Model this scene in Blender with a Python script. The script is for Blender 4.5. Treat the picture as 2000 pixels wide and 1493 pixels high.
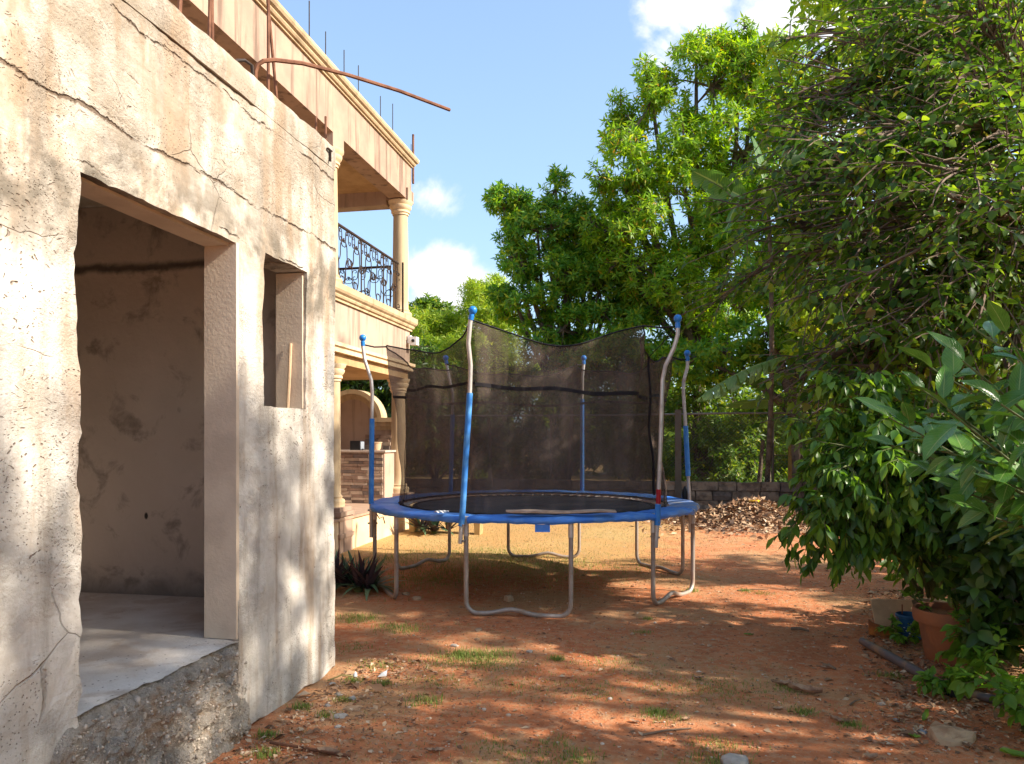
import bpy, bmesh, math, random
import numpy as np
from mathutils import Vector, Matrix, noise as mnoise

for o in list(bpy.data.objects):
    bpy.data.objects.remove(o)
scene = bpy.context.scene
COL = scene.collection
R = math.radians
random.seed(5)

# ------------------------------------------------------------------ camera
EYE = 1.57
YAW = math.atan(300 / 1500)
CS, SN = math.cos(YAW), math.sin(YAW)
cam = bpy.data.objects.new('camera', bpy.data.cameras.new('camera'))
COL.objects.link(cam)
cam.location = (0, 0, EYE)
cam.rotation_euler = (R(90), 0, YAW)
cam.data.sensor_width = 36
cam.data.lens = 27.0
cam.data.shift_y = 0.0548
cam.data.clip_start = 0.05
cam.data.clip_end = 500
scene.camera = cam

# ------------------------------------------------------------------ light
SUN_EL, SUN_AZ = R(35), R(95)          # azimuth clockwise from +Y
sun_dir = Vector((math.cos(SUN_EL) * math.sin(SUN_AZ), math.cos(SUN_EL) * math.cos(SUN_AZ), math.sin(SUN_EL)))
sl = bpy.data.lights.new('sun', 'SUN')
sl.energy = 2.4
sl.angle = R(1.0)
sl.color = (1.0, 0.91, 0.77)
sun = bpy.data.objects.new('sun', sl)
COL.objects.link(sun)
sun.rotation_euler = (-sun_dir).to_track_quat('-Z', 'Y').to_euler()
sun.location = (20, 5, 20)

scene.view_settings.view_transform = 'Standard'
scene.view_settings.look = 'None'
scene.view_settings.gamma = 1
scene.view_settings.use_curve_mapping = False
scene.view_settings.exposure = 2.08
scene.cycles.transparent_max_bounces = 16
scene.cycles.max_bounces = 10
scene.cycles.diffuse_bounces = 5
scene.cycles.transmission_bounces = 6
scene.cycles.use_denoising = True


def at(px, py, D):
    """photo pixel + forward distance -> a point in the world"""
    u, v = (px - 1000) / 1500, (856 - py) / 1500
    return Vector((D * (-SN + CS * u), D * (CS + SN * u), EYE + D * v))


def on_ground(px, py):
    D = EYE * 1500 / (py - 856)
    p = at(px, py, D)
    p.z = ground_z(p.x, p.y)
    return p


def ground_z(x, y):
    return (0.010 * np.sin(x * 2.1 + 1.3 * np.sin(y * 1.1)) * np.cos(y * 1.7 + .4)
            + 0.005 * np.sin(x * 6.3 + y * 2.2) * np.cos(y * 5.1 - x * 1.5))


# ------------------------------------------------------------------ node helpers
class NT:
    def __init__(self, tree):
        self.t = tree
        tree.nodes.clear()

    def n(self, typ, ins=None, **props):
        nd = self.t.nodes.new(typ)
        for k, v in props.items():
            setattr(nd, k, v)
        for k, v in (ins or {}).items():
            self.set(nd.inputs[k], v)
        return nd

    def set(self, sock, v):
        if isinstance(v, bpy.types.NodeSocket):
            self.t.links.new(v, sock)
        elif isinstance(v, (tuple, list)) and len(v) == 3 and sock.type == 'RGBA':
            sock.default_value = (*v, 1)
        else:
            sock.default_value = v

    def math(self, op, a, b=0.0, clamp=False):
        nd = self.n('ShaderNodeMath', operation=op, use_clamp=clamp)
        self.set(nd.inputs[0], a)
        self.set(nd.inputs[1], b)
        return nd.outputs[0]

    def noise(self, scale, detail=4, rough=.55, vec=None, dist=0.0):
        nd = self.n('ShaderNodeTexNoise', {'Scale': scale, 'Detail': detail, 'Roughness': rough, 'Distortion': dist})
        if vec is not None:
            self.set(nd.inputs['Vector'], vec)
        return nd.outputs['Fac']

    def voro(self, scale, vec=None, feature='F1', out='Distance'):
        nd = self.n('ShaderNodeTexVoronoi', {'Scale': scale}, feature=feature)
        if vec is not None:
            self.set(nd.inputs['Vector'], vec)
        return nd.outputs[out]

    def ramp(self, fac, stops, interp='LINEAR'):
        nd = self.n('ShaderNodeValToRGB')
        cr = nd.color_ramp
        cr.interpolation = interp
        while len(cr.elements) < len(stops):
            cr.elements.new(.5)
        for e, (p, c) in zip(cr.elements, stops):
            e.position = p
            e.color = (c, c, c, 1) if not isinstance(c, (tuple, list)) else (*c, 1)
        self.set(nd.inputs[0], fac)
        return nd.outputs[0]

    def step(self, fac, lo, hi):
        nd = self.n('ShaderNodeMapRange', {'From Min': lo, 'From Max': hi}, interpolation_type='SMOOTHSTEP')
        self.set(nd.inputs['Value'], fac)
        return nd.outputs[0]

    def mix(self, fac, a, b, mode='MIX'):
        nd = self.n('ShaderNodeMix', data_type='RGBA', blend_type=mode)
        self.set(nd.inputs[0], fac)
        self.set(nd.inputs[6], a)
        self.set(nd.inputs[7], b)
        return nd.outputs[2]

    def pos(self):
        return self.n('ShaderNodeNewGeometry').outputs['Position']

    def sep(self, v):
        nd = self.n('ShaderNodeSeparateXYZ', {0: v})
        return nd.outputs

    def scl(self, v, s):
        nd = self.n('ShaderNodeVectorMath', operation='MULTIPLY')
        self.set(nd.inputs[0], v)
        nd.inputs[1].default_value = s
        return nd.outputs[0]

    def bump(self, h, strength=.5, dist=.01, normal=None):
        nd = self.n('ShaderNodeBump', {'Height': h, 'Strength': strength, 'Distance': dist})
        if normal is not None:
            self.set(nd.inputs['Normal'], normal)
        return nd.outputs[0]

    def out(self, shader):
        o = self.n('ShaderNodeOutputMaterial')
        self.t.links.new(shader, o.inputs[0])

    def principled(self, color, rough=.8, normal=None, metallic=0.0, spec=.3):
        nd = self.n('ShaderNodeBsdfPrincipled', {'Base Color': color, 'Roughness': rough, 'Metallic': metallic,
                                                 'Specular IOR Level': spec})
        if normal is not None:
            self.set(nd.inputs['Normal'], normal)
        return nd.outputs[0]


def material(name):
    m = bpy.data.materials.new(name)
    m.use_nodes = True
    return m, NT(m.node_tree)


# ------------------------------------------------------------------ world
world = bpy.data.worlds.new('World')
scene.world = world
world.use_nodes = True
w = NT(world.node_tree)
skyt = w.n('ShaderNodeTexSky', sky_type='NISHITA', sun_disc=False)
skyt.sun_elevation = SUN_EL
skyt.sun_rotation = SUN_AZ
skyt.air_density = 1.0
skyt.dust_density = 2.0
skyt.ozone_density = 2.5
dirv = w.n('ShaderNodeTexCoord').outputs['Generated']
fb = w.noise(7.0, 9, .6, dirv, .35)
fb2 = w.noise(22.0, 7, .6, dirv)
acc = None
for (px, py, rad, k) in [(838, 540, 60, 1), (885, 535, 52, 1), (925, 550, 42, .95), (860, 600, 90, 1), (945, 590, 60, .9),
                         (850, 395, 48, .62), (890, 408, 34, .5), (1290, 22, 40, .8), (1310, 70, 42, .62),
                         (1400, 10, 90, .72), (1510, 30, 110, .8), (1640, 0, 150, .8), (1018, 80, 26, .38), (1035, 150, 22, .34),
                         (1700, 300, 150, .6)]:
    d = (at(px, py, 1) - Vector((0, 0, EYE))).normalized()
    dn = w.n('ShaderNodeVectorMath', operation='DISTANCE')
    w.set(dn.inputs[0], dirv)
    dn.inputs[1].default_value = d
    rr = rad / 1500 * 2.0
    b = w.math('MULTIPLY', w.math('SUBTRACT', 1.0, w.math('DIVIDE', dn.outputs['Value'], rr), True), k)
    acc = b if acc is None else w.math('MAXIMUM', acc, b)
s = w.math('ADD', w.math('MULTIPLY', acc, 1.2), w.math('ADD', w.math('MULTIPLY', fb, 1.5), w.math('MULTIPLY', fb2, .7)))
mask = w.step(s, 1.50, 1.95)
cloud_col = w.mix(w.step(w.math('ADD', fb, w.math('MULTIPLY', acc, .4)), .45, .85), (3.5, 3.7, 4.1), (4.7, 4.7, 4.75))
# the thin haze low in the sky whitens the blue
sz = w.sep(dirv)[2]
hazef = w.math('MULTIPLY', w.math('SUBTRACT', 1.0, w.math('MULTIPLY', sz, .8), True), .50)
skycol = w.mix(hazef, skyt.outputs[0], (2.5, 3.75, 5.2))
col = w.mix(mask, skycol, cloud_col)
bg = w.n('ShaderNodeBackground', {'Color': col, 'Strength': 0.067})
wo = w.n('ShaderNodeOutputWorld')
world.node_tree.links.new(bg.outputs[0], wo.inputs[0])

# ------------------------------------------------------------------ object helpers
ORG = {}


def thing(name, label=None, cat=None, loc=(0, 0, 0), group=None, kind=None):
    o = bpy.data.objects.new(name, None)
    COL.objects.link(o)
    o.location = loc
    o.empty_display_size = .1
    ORG[o.name] = Vector(loc)
    tag(o, label, cat, group, kind)
    return o


def tag(o, label=None, cat=None, group=None, kind=None):
    if label: o['label'] = label
    if cat: o['category'] = cat
    if group: o['group'] = group
    if kind: o['kind'] = kind
    return o


def link_mesh(name, me, parent=None, loc=(0, 0, 0), rot=None, scale=None):
    """an object sharing mesh data; loc in world coordinates"""
    o = bpy.data.objects.new(name, me)
    COL.objects.link(o)
    loc = Vector(loc)
    ORG[o.name] = Vector(loc)
    if parent:
        o.parent = parent
        o.location = loc - ORG[parent.name]
    else:
        o.location = loc
    if rot is not None: o.rotation_euler = rot
    if scale is not None: o.scale = scale if hasattr(scale, '__len__') else (scale,) * 3
    return o


def mesh_from(name, V, F, mat, smooth=False):
    me = bpy.data.meshes.new(name)
    me.from_pydata([tuple(v) for v in V], [], F)
    me.materials.append(mat)
    if smooth:
        me.polygons.foreach_set('use_smooth', [True] * len(me.polygons))
    me.update()
    return me


class MB:
    def __init__(self):
        self.v, self.f = [], []

    def add(self, vs, fs):
        b = len(self.v)
        self.v += [Vector(x) for x in vs]
        self.f += [tuple(i + b for i in f) for f in fs]
        return self

    def box(self, lo, hi):
        x0, y0, z0 = lo
        x1, y1, z1 = hi
        return self.add([(x0, y0, z0), (x1, y0, z0), (x1, y1, z0), (x0, y1, z0), (x0, y0, z1), (x1, y0, z1), (x1, y1, z1), (x0, y1, z1)],
                        [(0, 3, 2, 1), (4, 5, 6, 7), (0, 1, 5, 4), (1, 2, 6, 5), (2, 3, 7, 6), (3, 0, 4, 7)])

    def tube(self, pts, rad, sides=8, cap=True):
        pts = [Vector(p) for p in pts]
        n = len(pts)
        rads = rad if hasattr(rad, '__len__') else [rad] * n
        t0 = (pts[1] - pts[0]).normalized()
        up = Vector((0, 0, 1)) if abs(t0.z) < .9 else Vector((1, 0, 0))
        nx = t0.cross(up).normalized()
        vs = []
        for i, p in enumerate(pts):
            t = (pts[min(i + 1, n - 1)] - pts[max(i - 1, 0)])
            t = t.normalized() if t.length > 1e-9 else t0
            nx = (nx - t * nx.dot(t))
            nx = nx.normalized() if nx.length > 1e-6 else t.orthogonal().normalized()
            ny = t.cross(nx)
            for k in range(sides):
                a = 2 * math.pi * k / sides
                vs.append(p + (nx * math.cos(a) + ny * math.sin(a)) * rads[i])
        fs = []
        for i in range(n - 1):
            for k in range(sides):
                k2 = (k + 1) % sides
                fs.append((i * sides + k, i * sides + k2, (i + 1) * sides + k2, (i + 1) * sides + k))
        if cap:
            fs.append(tuple(reversed(range(sides))))
            fs.append(tuple((n - 1) * sides + k for k in range(sides)))
        return self.add(vs, fs)

    def lathe(self, prof, c, seg=24, cap=True):
        """prof: (radius, z) list"""
        c = Vector(c)
        vs = [c + Vector((r * math.cos(2 * math.pi * k / seg), r * math.sin(2 * math.pi * k / seg), z)) for r, z in prof for k in range(seg)]
        fs = [(i * seg + k, i * seg + (k + 1) % seg, (i + 1) * seg + (k + 1) % seg, (i + 1) * seg + k)
              for i in range(len(prof) - 1) for k in range(seg)]
        if cap:
            fs.append(tuple(reversed(range(seg))))
            fs.append(tuple((len(prof) - 1) * seg + k for k in range(seg)))
        return self.add(vs, fs)

    def sweep(self, prof, path, closed=False):
        """prof: (out, z) section swept along a horizontal path of (point, outward normal)"""
        m = len(prof)
        vs = [Vector(p) + Vector(nr) * a + Vector((0, 0, b)) for p, nr in path for a, b in prof]
        fs = []
        n = len(path)
        for i in range(n if closed else n - 1):
            j = (i + 1) % n
            for k in range(m):
                k2 = (k + 1) % m
                fs.append((i * m + k, j * m + k, j * m + k2, i * m + k2))
        if not closed:
            fs.append(tuple(range(m)))
            fs.append(tuple(reversed([(n - 1) * m + k for k in range(m)])))
        return self.add(vs, fs)

    def build(self, name, mat, parent=None, smooth=False, origin=None):
        og = ORG[parent.name] if parent else (Vector(origin) if origin is not None else Vector((0, 0, 0)))
        me = mesh_from(name, [v - og for v in self.v], self.f, mat, smooth)
        if smooth:
            me.set_sharp_from_angle(angle=R(42))
        o = bpy.data.objects.new(name, me)
        COL.objects.link(o)
        ORG[o.name] = Vector(og)
        if parent:
            o.parent = parent
        else:
            o.location = og
        return o


def np_mesh(name, V, F, mat, parent=None, smooth=False, kind=None):
    """V (n,3) array, F (m,k) int array of equal-sized faces, world coordinates"""
    og = ORG[parent.name] if parent else Vector((0, 0, 0))
    V = np.asarray(V, dtype=np.float32) - np.array(og, dtype=np.float32)
    F = np.asarray(F, dtype=np.int32)
    me = bpy.data.meshes.new(name)
    me.vertices.add(len(V))
    me.vertices.foreach_set('co', V.ravel())
    k = F.shape[1]
    me.loops.add(F.size)
    me.loops.foreach_set('vertex_index', F.ravel())
    me.polygons.add(len(F))
    me.polygons.foreach_set('loop_start', np.arange(0, F.size, k, dtype=np.int32))
    me.materials.append(mat)
    me.update(calc_edges=True)
    if smooth:
        me.polygons.foreach_set('use_smooth', [True] * len(F))
    o = bpy.data.objects.new(name, me)
    COL.objects.link(o)
    ORG[o.name] = Vector(og)
    if parent: o.parent = parent
    if kind: o['kind'] = kind
    return o


def bez(a, b, n=8, sag=0.0, jit=0.0, rng=random, mid=None):
    a, b = Vector(a), Vector(b)
    L = (b - a).length
    m = (a + b) / 2 + Vector((rng.uniform(-1, 1), rng.uniform(-1, 1), rng.uniform(-1, 1))) * jit * L + Vector((0, 0, sag * L))
    if mid is not None: m = Vector(mid)
    return [a * (1 - t) ** 2 + m * 2 * t * (1 - t) + b * t * t for t in [i / (n - 1) for i in range(n)]]


# ------------------------------------------------------------------ materials
def m_simple(name, c, rough=.7, var=.25, scale=6.0, bump=.15, bscale=60.0, metallic=0.0, spec=.3, c2=None, lo=.4, hi=.65):
    m, t = material(name)
    p = t.pos()
    c2 = c2 or tuple(x * (1 - var) for x in c)
    f = t.step(t.noise(scale, 6, .6, p), lo, hi)
    cl = t.mix(f, c, c2)
    t.out(t.principled(cl, rough, t.bump(t.noise(bscale, 4, .6, p), bump, .01), metallic, spec))
    return m


def m_leaf(name, stops, trans=.42, rough=.42, nscale=.9, nvar=.5, spec=.35, dark=.55):
    """stops: colours over the random leaf number"""
    m, t = material(name)
    g = t.n('ShaderNodeNewGeometry')
    rnd = g.outputs['Random Per Island']
    cl = t.ramp(rnd, stops)
    f = t.step(t.noise(nscale, 3, .5, g.outputs['Position']), .38, .62)
    cl = t.mix(t.math('MULTIPLY', f, nvar), cl, t.mix(1.0, cl, (dark * .8, dark, dark * .9), 'MULTIPLY'))
    pr = t.principled(cl, rough, None, 0, spec)
    tc = t.mix(1.0, cl, (1.65, 1.55, .5), 'MULTIPLY')
    tr = t.n('ShaderNodeBsdfTranslucent', {'Color': tc}).outputs[0]
    mx = t.n('ShaderNodeMixShader', {0: trans, 1: pr, 2: tr}).outputs[0]
    t.out(mx)
    return m


# raw concrete of the near building
def m_concrete(name, inside=False, rough_skin=False):
    m, t = material(name)
    p = t.pos()
    X, Y, Z = t.sep(p)
    big = t.noise(.9, 7, .6, p, .3)
    mid = t.noise(4.5, 8, .62, p, .4)
    fine = t.noise(28, 6, .65, p)
    streak = t.noise(1.0, 6, .6, t.scl(p, (5.0, 5.0, .55)), .2)
    if inside:
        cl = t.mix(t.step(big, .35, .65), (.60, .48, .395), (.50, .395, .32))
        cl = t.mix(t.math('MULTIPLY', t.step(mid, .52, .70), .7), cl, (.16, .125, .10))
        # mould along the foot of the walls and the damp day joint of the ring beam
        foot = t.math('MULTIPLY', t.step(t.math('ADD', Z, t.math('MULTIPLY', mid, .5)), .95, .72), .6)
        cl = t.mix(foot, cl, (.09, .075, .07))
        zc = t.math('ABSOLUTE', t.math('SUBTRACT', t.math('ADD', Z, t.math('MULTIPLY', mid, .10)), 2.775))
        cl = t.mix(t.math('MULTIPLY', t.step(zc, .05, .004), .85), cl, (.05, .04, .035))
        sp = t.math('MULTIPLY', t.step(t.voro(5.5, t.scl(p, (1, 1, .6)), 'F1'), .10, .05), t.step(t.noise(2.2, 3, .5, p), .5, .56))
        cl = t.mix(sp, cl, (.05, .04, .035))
        t.out(t.principled(cl, .9, t.bump(t.math('ADD', fine, mid), .35, .012), 0, .15))
        return m
    # warm rusty skin above, pale lime-grey cement below
    upper = t.step(t.math('ADD', Z, t.math('MULTIPLY', t.math('SUBTRACT', big, .5), 1.3)), 2.1, 2.65)
    lowc = t.mix(t.step(mid, .36, .62), (.66, .615, .555), (.54, .49, .43))
    upc = t.mix(t.step(mid, .38, .60), (.52, .465, .395), (.38, .315, .245))
    cl = t.mix(upper, lowc, upc)
    # rust and rain streaks
    cl = t.mix(t.math('MULTIPLY', t.step(streak, .47, .63), .62), cl, (.34, .225, .135))
    st2 = t.noise(1.0, 6, .65, t.scl(p, (9.0, 9.0, .9)), .1)
    cl = t.mix(t.math('MULTIPLY', t.step(st2, .50, .70), .55), cl, (.27, .225, .18))
    # dark weathering and painted-in foliage shade under the day joint
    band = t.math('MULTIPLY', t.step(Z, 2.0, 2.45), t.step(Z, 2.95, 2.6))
    mold_shade = t.math('MULTIPLY', t.step(t.noise(1.7, 8, .66, p, .3), .42, .58), t.math('ADD', t.math('MULTIPLY', band, .8), .20))
    cl = t.mix(mold_shade, cl, (.17, .145, .115))
    # white lime bloom
    cl = t.mix(t.math('MULTIPLY', t.step(t.noise(2.6, 6, .6, t.scl(p, (2, 1.5, .8))), .54, .68), .45), cl, (.68, .62, .55))
    # pits
    pm = t.step(t.noise(1.5, 6, .7, p, .4), .50, .62)
    v1 = t.voro(24, t.n('ShaderNodeVectorMath', {0: p, 1: t.n('ShaderNodeTexNoise', {'Scale': 14.0}).outputs['Color']}, operation='ADD').outputs[0])
    pit = t.math('MULTIPLY', t.step(v1, .27, .12), pm)
    v2 = t.voro(70, p)
    pit2 = t.math('MULTIPLY', t.step(v2, .26, .10), t.step(t.noise(3.3, 4, .6, p), .50, .62))
    pits = t.math('MAXIMUM', pit, t.math('MULTIPLY', pit2, .7))
    cl = t.mix(t.math('MULTIPLY', pits, .75), cl, (.15, .10, .07))
    # day joints and cracks running along the wall
    crack = None
    wob = t.math('MULTIPLY', t.math('SUBTRACT', t.noise(1.6, 8, .68, t.scl(p, (0, 1, 0))), .5), .16)
    wob2 = t.math('MULTIPLY', t.math('SUBTRACT', t.noise(9, 5, .7, p), .5), .05)
    for (z0, wd, k, lo) in [(2.85, .014, .9, .40), (3.325, .012, .8, .42), (2.62, .010, .5, .52), (3.10, .008, .35, .56)]:
        dz = t.math('ABSOLUTE', t.math('SUBTRACT', t.math('ADD', t.math('ADD', Z, wob), wob2), z0))
        gate = t.step(t.noise(1.3, 5, .7, t.scl(p, (0, 1, .4 + z0)), .2), lo, lo + .14)
        wv = t.math('MULTIPLY', t.math('ADD', t.math('MULTIPLY', fine, 1.4), .1), wd)
        c = t.math('MULTIPLY', t.math('SUBTRACT', 1.0, t.math('DIVIDE', dz, wv), True), t.math('MULTIPLY', gate, k))
        c = t.math('MULTIPLY', c, 1.8, True)
        crack = c if crack is None else t.math('MAXIMUM', crack, c)
    ed = t.voro(2.3, t.n('ShaderNodeVectorMath', {0: p, 1: t.scl(t.n('ShaderNodeTexNoise', {'Scale': 3.0, 'Detail': 6.0}).outputs['Color'], (.4, .4, .4))}, operation='ADD').outputs[0], 'DISTANCE_TO_EDGE')
    hair = t.math('MULTIPLY', t.step(ed, .010, .002), t.step(t.noise(1.1, 3, .5, p), .52, .6))
    crack = t.math('MAXIMUM', crack, t.math('MULTIPLY', hair, .35))
    cl = t.mix(t.math('MULTIPLY', crack, .85), cl, (.13, .085, .055))
    # board marks of the formwork
    board = t.noise(1.0, 3, .5, t.scl(p, (1, 1.2, 34.0)))
    rgh = t.step(t.noise(1.3, 5, .6, p, .4), .44, .60)
    coarse = t.noise(55, 5, .7, p)
    h = t.math('ADD', t.math('MULTIPLY', fine, .5), t.math('MULTIPLY', mid, .8))
    h = t.math('ADD', h, t.math('MULTIPLY', t.math('MULTIPLY', coarse, rgh), 1.5))
    h = t.math('ADD', h, t.math('MULTIPLY', board, .25))
    h = t.math('SUBTRACT', h, t.math('MULTIPLY', pits, 1.1))
    h = t.math('SUBTRACT', h, t.math('MULTIPLY', crack, 2.2))
    t.out(t.principled(cl, .92, t.bump(h, .75, .015), 0, .12))
    return m


def m_rubble(name):
    m, t = material(name)
    p = t.pos()
    n1 = t.noise(9, 8, .7, p, .5)
    n2 = t.noise(45, 5, .7, p)
    v = t.voro(38, p, 'F1', 'Color')
    cl = t.mix(t.step(n1, .38, .62), (.62, .53, .44), (.44, .375, .31))
    cl = t.mix(t.math('MULTIPLY', t.math('MULTIPLY', t.step(t.sep(v)[0], .62, .7), t.step(n2, .45, .6)), .5), cl, (.55, .48, .40))
    cl = t.mix(t.math('MULTIPLY', t.step(t.noise(60, 5, .75, p), .52, .64), .6), cl, (.20, .17, .145))
    cl = t.mix(t.math('MULTIPLY', t.step(t.noise(2.2, 4, .6, p), .52, .66), .6), cl, (.15, .14, .135))
    cl = t.mix(t.math('MULTIPLY', t.step(t.noise(3.1, 4, .6, p), .54, .64), .6), cl, (.43, .25, .13))
    h = t.math('ADD', t.math('MULTIPLY', n1, 1.2), t.math('ADD', t.math('MULTIPLY', n2, 1.0), t.math('MULTIPLY', t.noise(110, 4, .7, p), .7)))
    t.out(t.principled(cl, .95, t.bump(h, 1.0, .03), 0, .1))
    return m


def m_stucco(name, c, c2, streaks=.3, bump=.25):
    m, t = material(name)
    p = t.pos()
    cl = t.mix(t.step(t.noise(2.0, 6, .6, p), .38, .64), c, c2)
    st = t.noise(1.0, 6, .6, t.scl(p, (6, 6, .5)), .1)
    cl = t.mix(t.math('MULTIPLY', t.step(st, .50, .66), streaks), cl, tuple(x * .48 for x in c2))
    t.out(t.principled(cl, .88, t.bump(t.noise(70, 4, .6, p), bump, .01), 0, .15))
    return m


def m_ground():
    m, t = material('soil')
    p = t.pos()
    X, Y, Z = t.sep(p)
    n0 = t.noise(.55, 6, .6, p, .3)
    n1 = t.noise(2.4, 8, .65, p, .4)
    n2 = t.noise(14, 7, .7, p)
    n3 = t.noise(75, 5, .7, p)
    cl = t.mix(t.step(n1, .36, .62), (.62, .23, .10), (.50, .17, .072))
    cl = t.mix(t.math('MULTIPLY', t.step(n2, .46, .62), .55), cl, (.60, .34, .20))
    cl = t.mix(t.math('MULTIPLY', t.step(t.noise(1.1, 5, .6, t.scl(p, (1, 1.6, 1)), .6), .50, .66), .5), cl, (.46, .22, .11))
    # dead, trodden grass
    dry = t.math('MULTIPLY', t.step(t.math('ADD', n0, t.math('MULTIPLY', n2, .35)), .62, .80), .55)
    cl = t.mix(dry, cl, (.52, .35, .18))
    fib = t.noise(1.0, 4, .7, t.scl(p, (90, 24, 1)), 2.0)
    cl = t.mix(t.math('MULTIPLY', t.math('MULTIPLY', t.step(fib, .56, .66), dry), .8), cl, (.50, .37, .19))
    # yellowed lawn beyond the trampoline
    lawn = t.math('MULTIPLY', t.step(t.math('ADD', Y, t.math('MULTIPLY', n1, 2.0)), 9.6, 11.2), t.step(t.math('ADD', X, t.math('MULTIPLY', n1, 2.5)), 1.9, .6))
    cl = t.mix(t.math('MULTIPLY', lawn, .6), cl, t.mix(t.step(n2, .4, .6), (.55, .39, .14), (.40, .30, .11)))
    # grit and chips
    g1 = t.n('ShaderNodeTexVoronoi', {'Scale': 58.0})
    t.set(g1.inputs['Vector'], p)
    chip = t.math('MULTIPLY', t.step(g1.outputs['Distance'], .30, .18), t.step(t.sep(g1.outputs['Color'])[0], .72, .80))
    chip = t.math('MULTIPLY', chip, t.step(t.noise(3.0, 4, .6, p), .38, .58))
    cl = t.mix(t.math('MULTIPLY', chip, .85), cl, (.58, .45, .32))
    g2 = t.n('ShaderNodeTexVoronoi', {'Scale': 34.0})
    t.set(g2.inputs['Vector'], p)
    dk = t.math('MULTIPLY', t.step(g2.outputs['Distance'], .34, .2), t.step(t.sep(g2.outputs['Color'])[1], .82, .88))
    cl = t.mix(t.math('MULTIPLY', dk, .7), cl, (.085, .05, .032))
    h = t.math('ADD', t.math('MULTIPLY', n2, 1.6), t.math('ADD', n3, t.math('MULTIPLY', chip, .8)))
    t.out(t.principled(cl, .95, t.bump(h, .8, .02), 0, .12))
    return m


def m_metal(name, c, dirt=.6, dirt_c=(.20, .12, .07), rough=.45, metallic=.55, scale=9.0):
    m, t = material(name)
    p = t.pos()
    f = t.step(t.noise(scale, 6, .65, p), .42, .66)
    cl = t.mix(t.math('MULTIPLY', f, dirt), c, dirt_c)
    mt = t.math('SUBTRACT', metallic, t.math('MULTIPLY', f, metallic * .7))
    t.out(t.principled(cl, t.math('ADD', t.math('MULTIPLY', f, .3), rough), t.bump(t.noise(60, 3, .6, p), .12, .004), mt, .4))
    return m


def m_net():
    m, t = material('net_mesh')
    p = t.pos()
    X, Y, Z = t.sep(p)
    f = t.noise(3.0, 5, .6, t.scl(p, (1.4, 1.4, .5)))
    df = t.n('ShaderNodeBsdfDiffuse', {'Color': t.mix(t.step(f, .4, .65), (.085, .062, .052), (.14, .104, .087))}).outputs[0]
    tr = t.n('ShaderNodeBsdfTransparent').outputs[0]
    thread = t.noise(1.0, 2, .5, t.scl(p, (30, 30, 130)))
    fac = t.math('ADD', .60, t.math('MULTIPLY', t.math('SUBTRACT', f, .5), .25))
    fac = t.math('ADD', fac, t.math('MULTIPLY', t.math('SUBTRACT', thread, .5), .22), True)
    t.out(t.n('ShaderNodeMixShader', {0: fac, 1: tr, 2: df}).outputs[0])
    return m


MT = {}
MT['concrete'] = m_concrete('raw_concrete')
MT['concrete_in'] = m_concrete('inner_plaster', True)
MT['rubble'] = m_rubble('broken_concrete')
mm, tt = material('floor_screed')
pp_ = tt.pos()
fx_ = tt.sep(pp_)[0]
fn_ = tt.noise(3.5, 7, .65, pp_, .3)
fc_ = tt.mix(tt.step(tt.noise(1.6, 6, .6, pp_), .36, .64), (.72, .66, .60), (.58, .50, .43))
fc_ = tt.mix(tt.math('MULTIPLY', tt.step(fn_, .50, .64), .5), fc_, (.46, .33, .23))
fc_ = tt.mix(tt.math('MULTIPLY', tt.step(tt.math('ADD', fx_, tt.math('MULTIPLY', fn_, .30)), -2.12, -1.99), .8), fc_, (.33, .26, .205))
fc_ = tt.mix(tt.math('MULTIPLY', tt.step(tt.voro(26, pp_), .16, .08), tt.step(tt.noise(2.4, 4, .6, pp_), .48, .6)), fc_, (.16, .11, .085))
tt.out(tt.principled(fc_, .9, tt.bump(tt.math('ADD', fn_, tt.noise(50, 5, .65, pp_)), .4, .012), 0, .15))
MT['floor'] = mm
MT['jamb'] = m_simple('smooth_render', (.66, .53, .40), .9, .2, 3, .2, 60, c2=(.56, .44, .33))
MT['soil'] = m_ground()
MT['stucco'] = m_stucco('ochre_stucco', (.43, .295, .215), (.345, .235, .175), .85)
MT['stucco2'] = m_stucco('peach_stucco', (.46, .34, .26), (.39, .285, .22), .6)
MT['trim'] = m_stucco('cream_moulding', (.53, .40, .245), (.45, .325, .195), .45, .12)
MT['trim_pale'] = m_stucco('pale_moulding', (.72, .56, .36), (.64, .47, .29), .25, .12)
MT['ceil'] = m_stucco('patio_ceiling', (.50, .33, .17), (.40, .25, .12), .2, .6)
MT['iron'] = m_metal('wrought_iron', (.030, .020, .016), .5, (.075, .032, .02), .7, .1)
MT['rust'] = m_metal('rusty_steel', (.20, .085, .045), .7, (.10, .045, .03), .75, .2)
MT['galv'] = m_metal('galvanised_tube', (.62, .585, .55), .55, (.36, .26, .19), .42, .55, 7)
MT['leg'] = m_metal('dull_steel_leg', (.40, .35, .31), .65, (.30, .185, .115), .5, .5, 6)
MT['pad'] = m_simple('blue_vinyl', (.045, .20, .66), .48, .3, 4, .3, 18, spec=.4, c2=(.11, .28, .66))
MT['pad_under'] = m_simple('blue_vinyl_edge', (.02, .085, .42), .5, .3, 5, .2, 18)
MT['pad_worn'] = m_simple('faded_blue_vinyl', (.13, .22, .46), .6, .3, 7, .25, 18, c2=(.36, .33, .30), lo=.48, hi=.62)
MT['foam'] = m_simple('blue_foam_sleeve', (.045, .22, .62), .6, .3, 9, .2, 30, c2=(.10, .32, .68))
MT['cap'] = m_simple('blue_plastic_cap', (.02, .22, .66), .35, .2, 14, .05, 40, spec=.5)
MT['mat'] = m_simple('black_mat', (.035, .034, .036), .65, .3, 3, .2, 120, c2=(.075, .065, .06))
MT['net'] = m_net()
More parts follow.
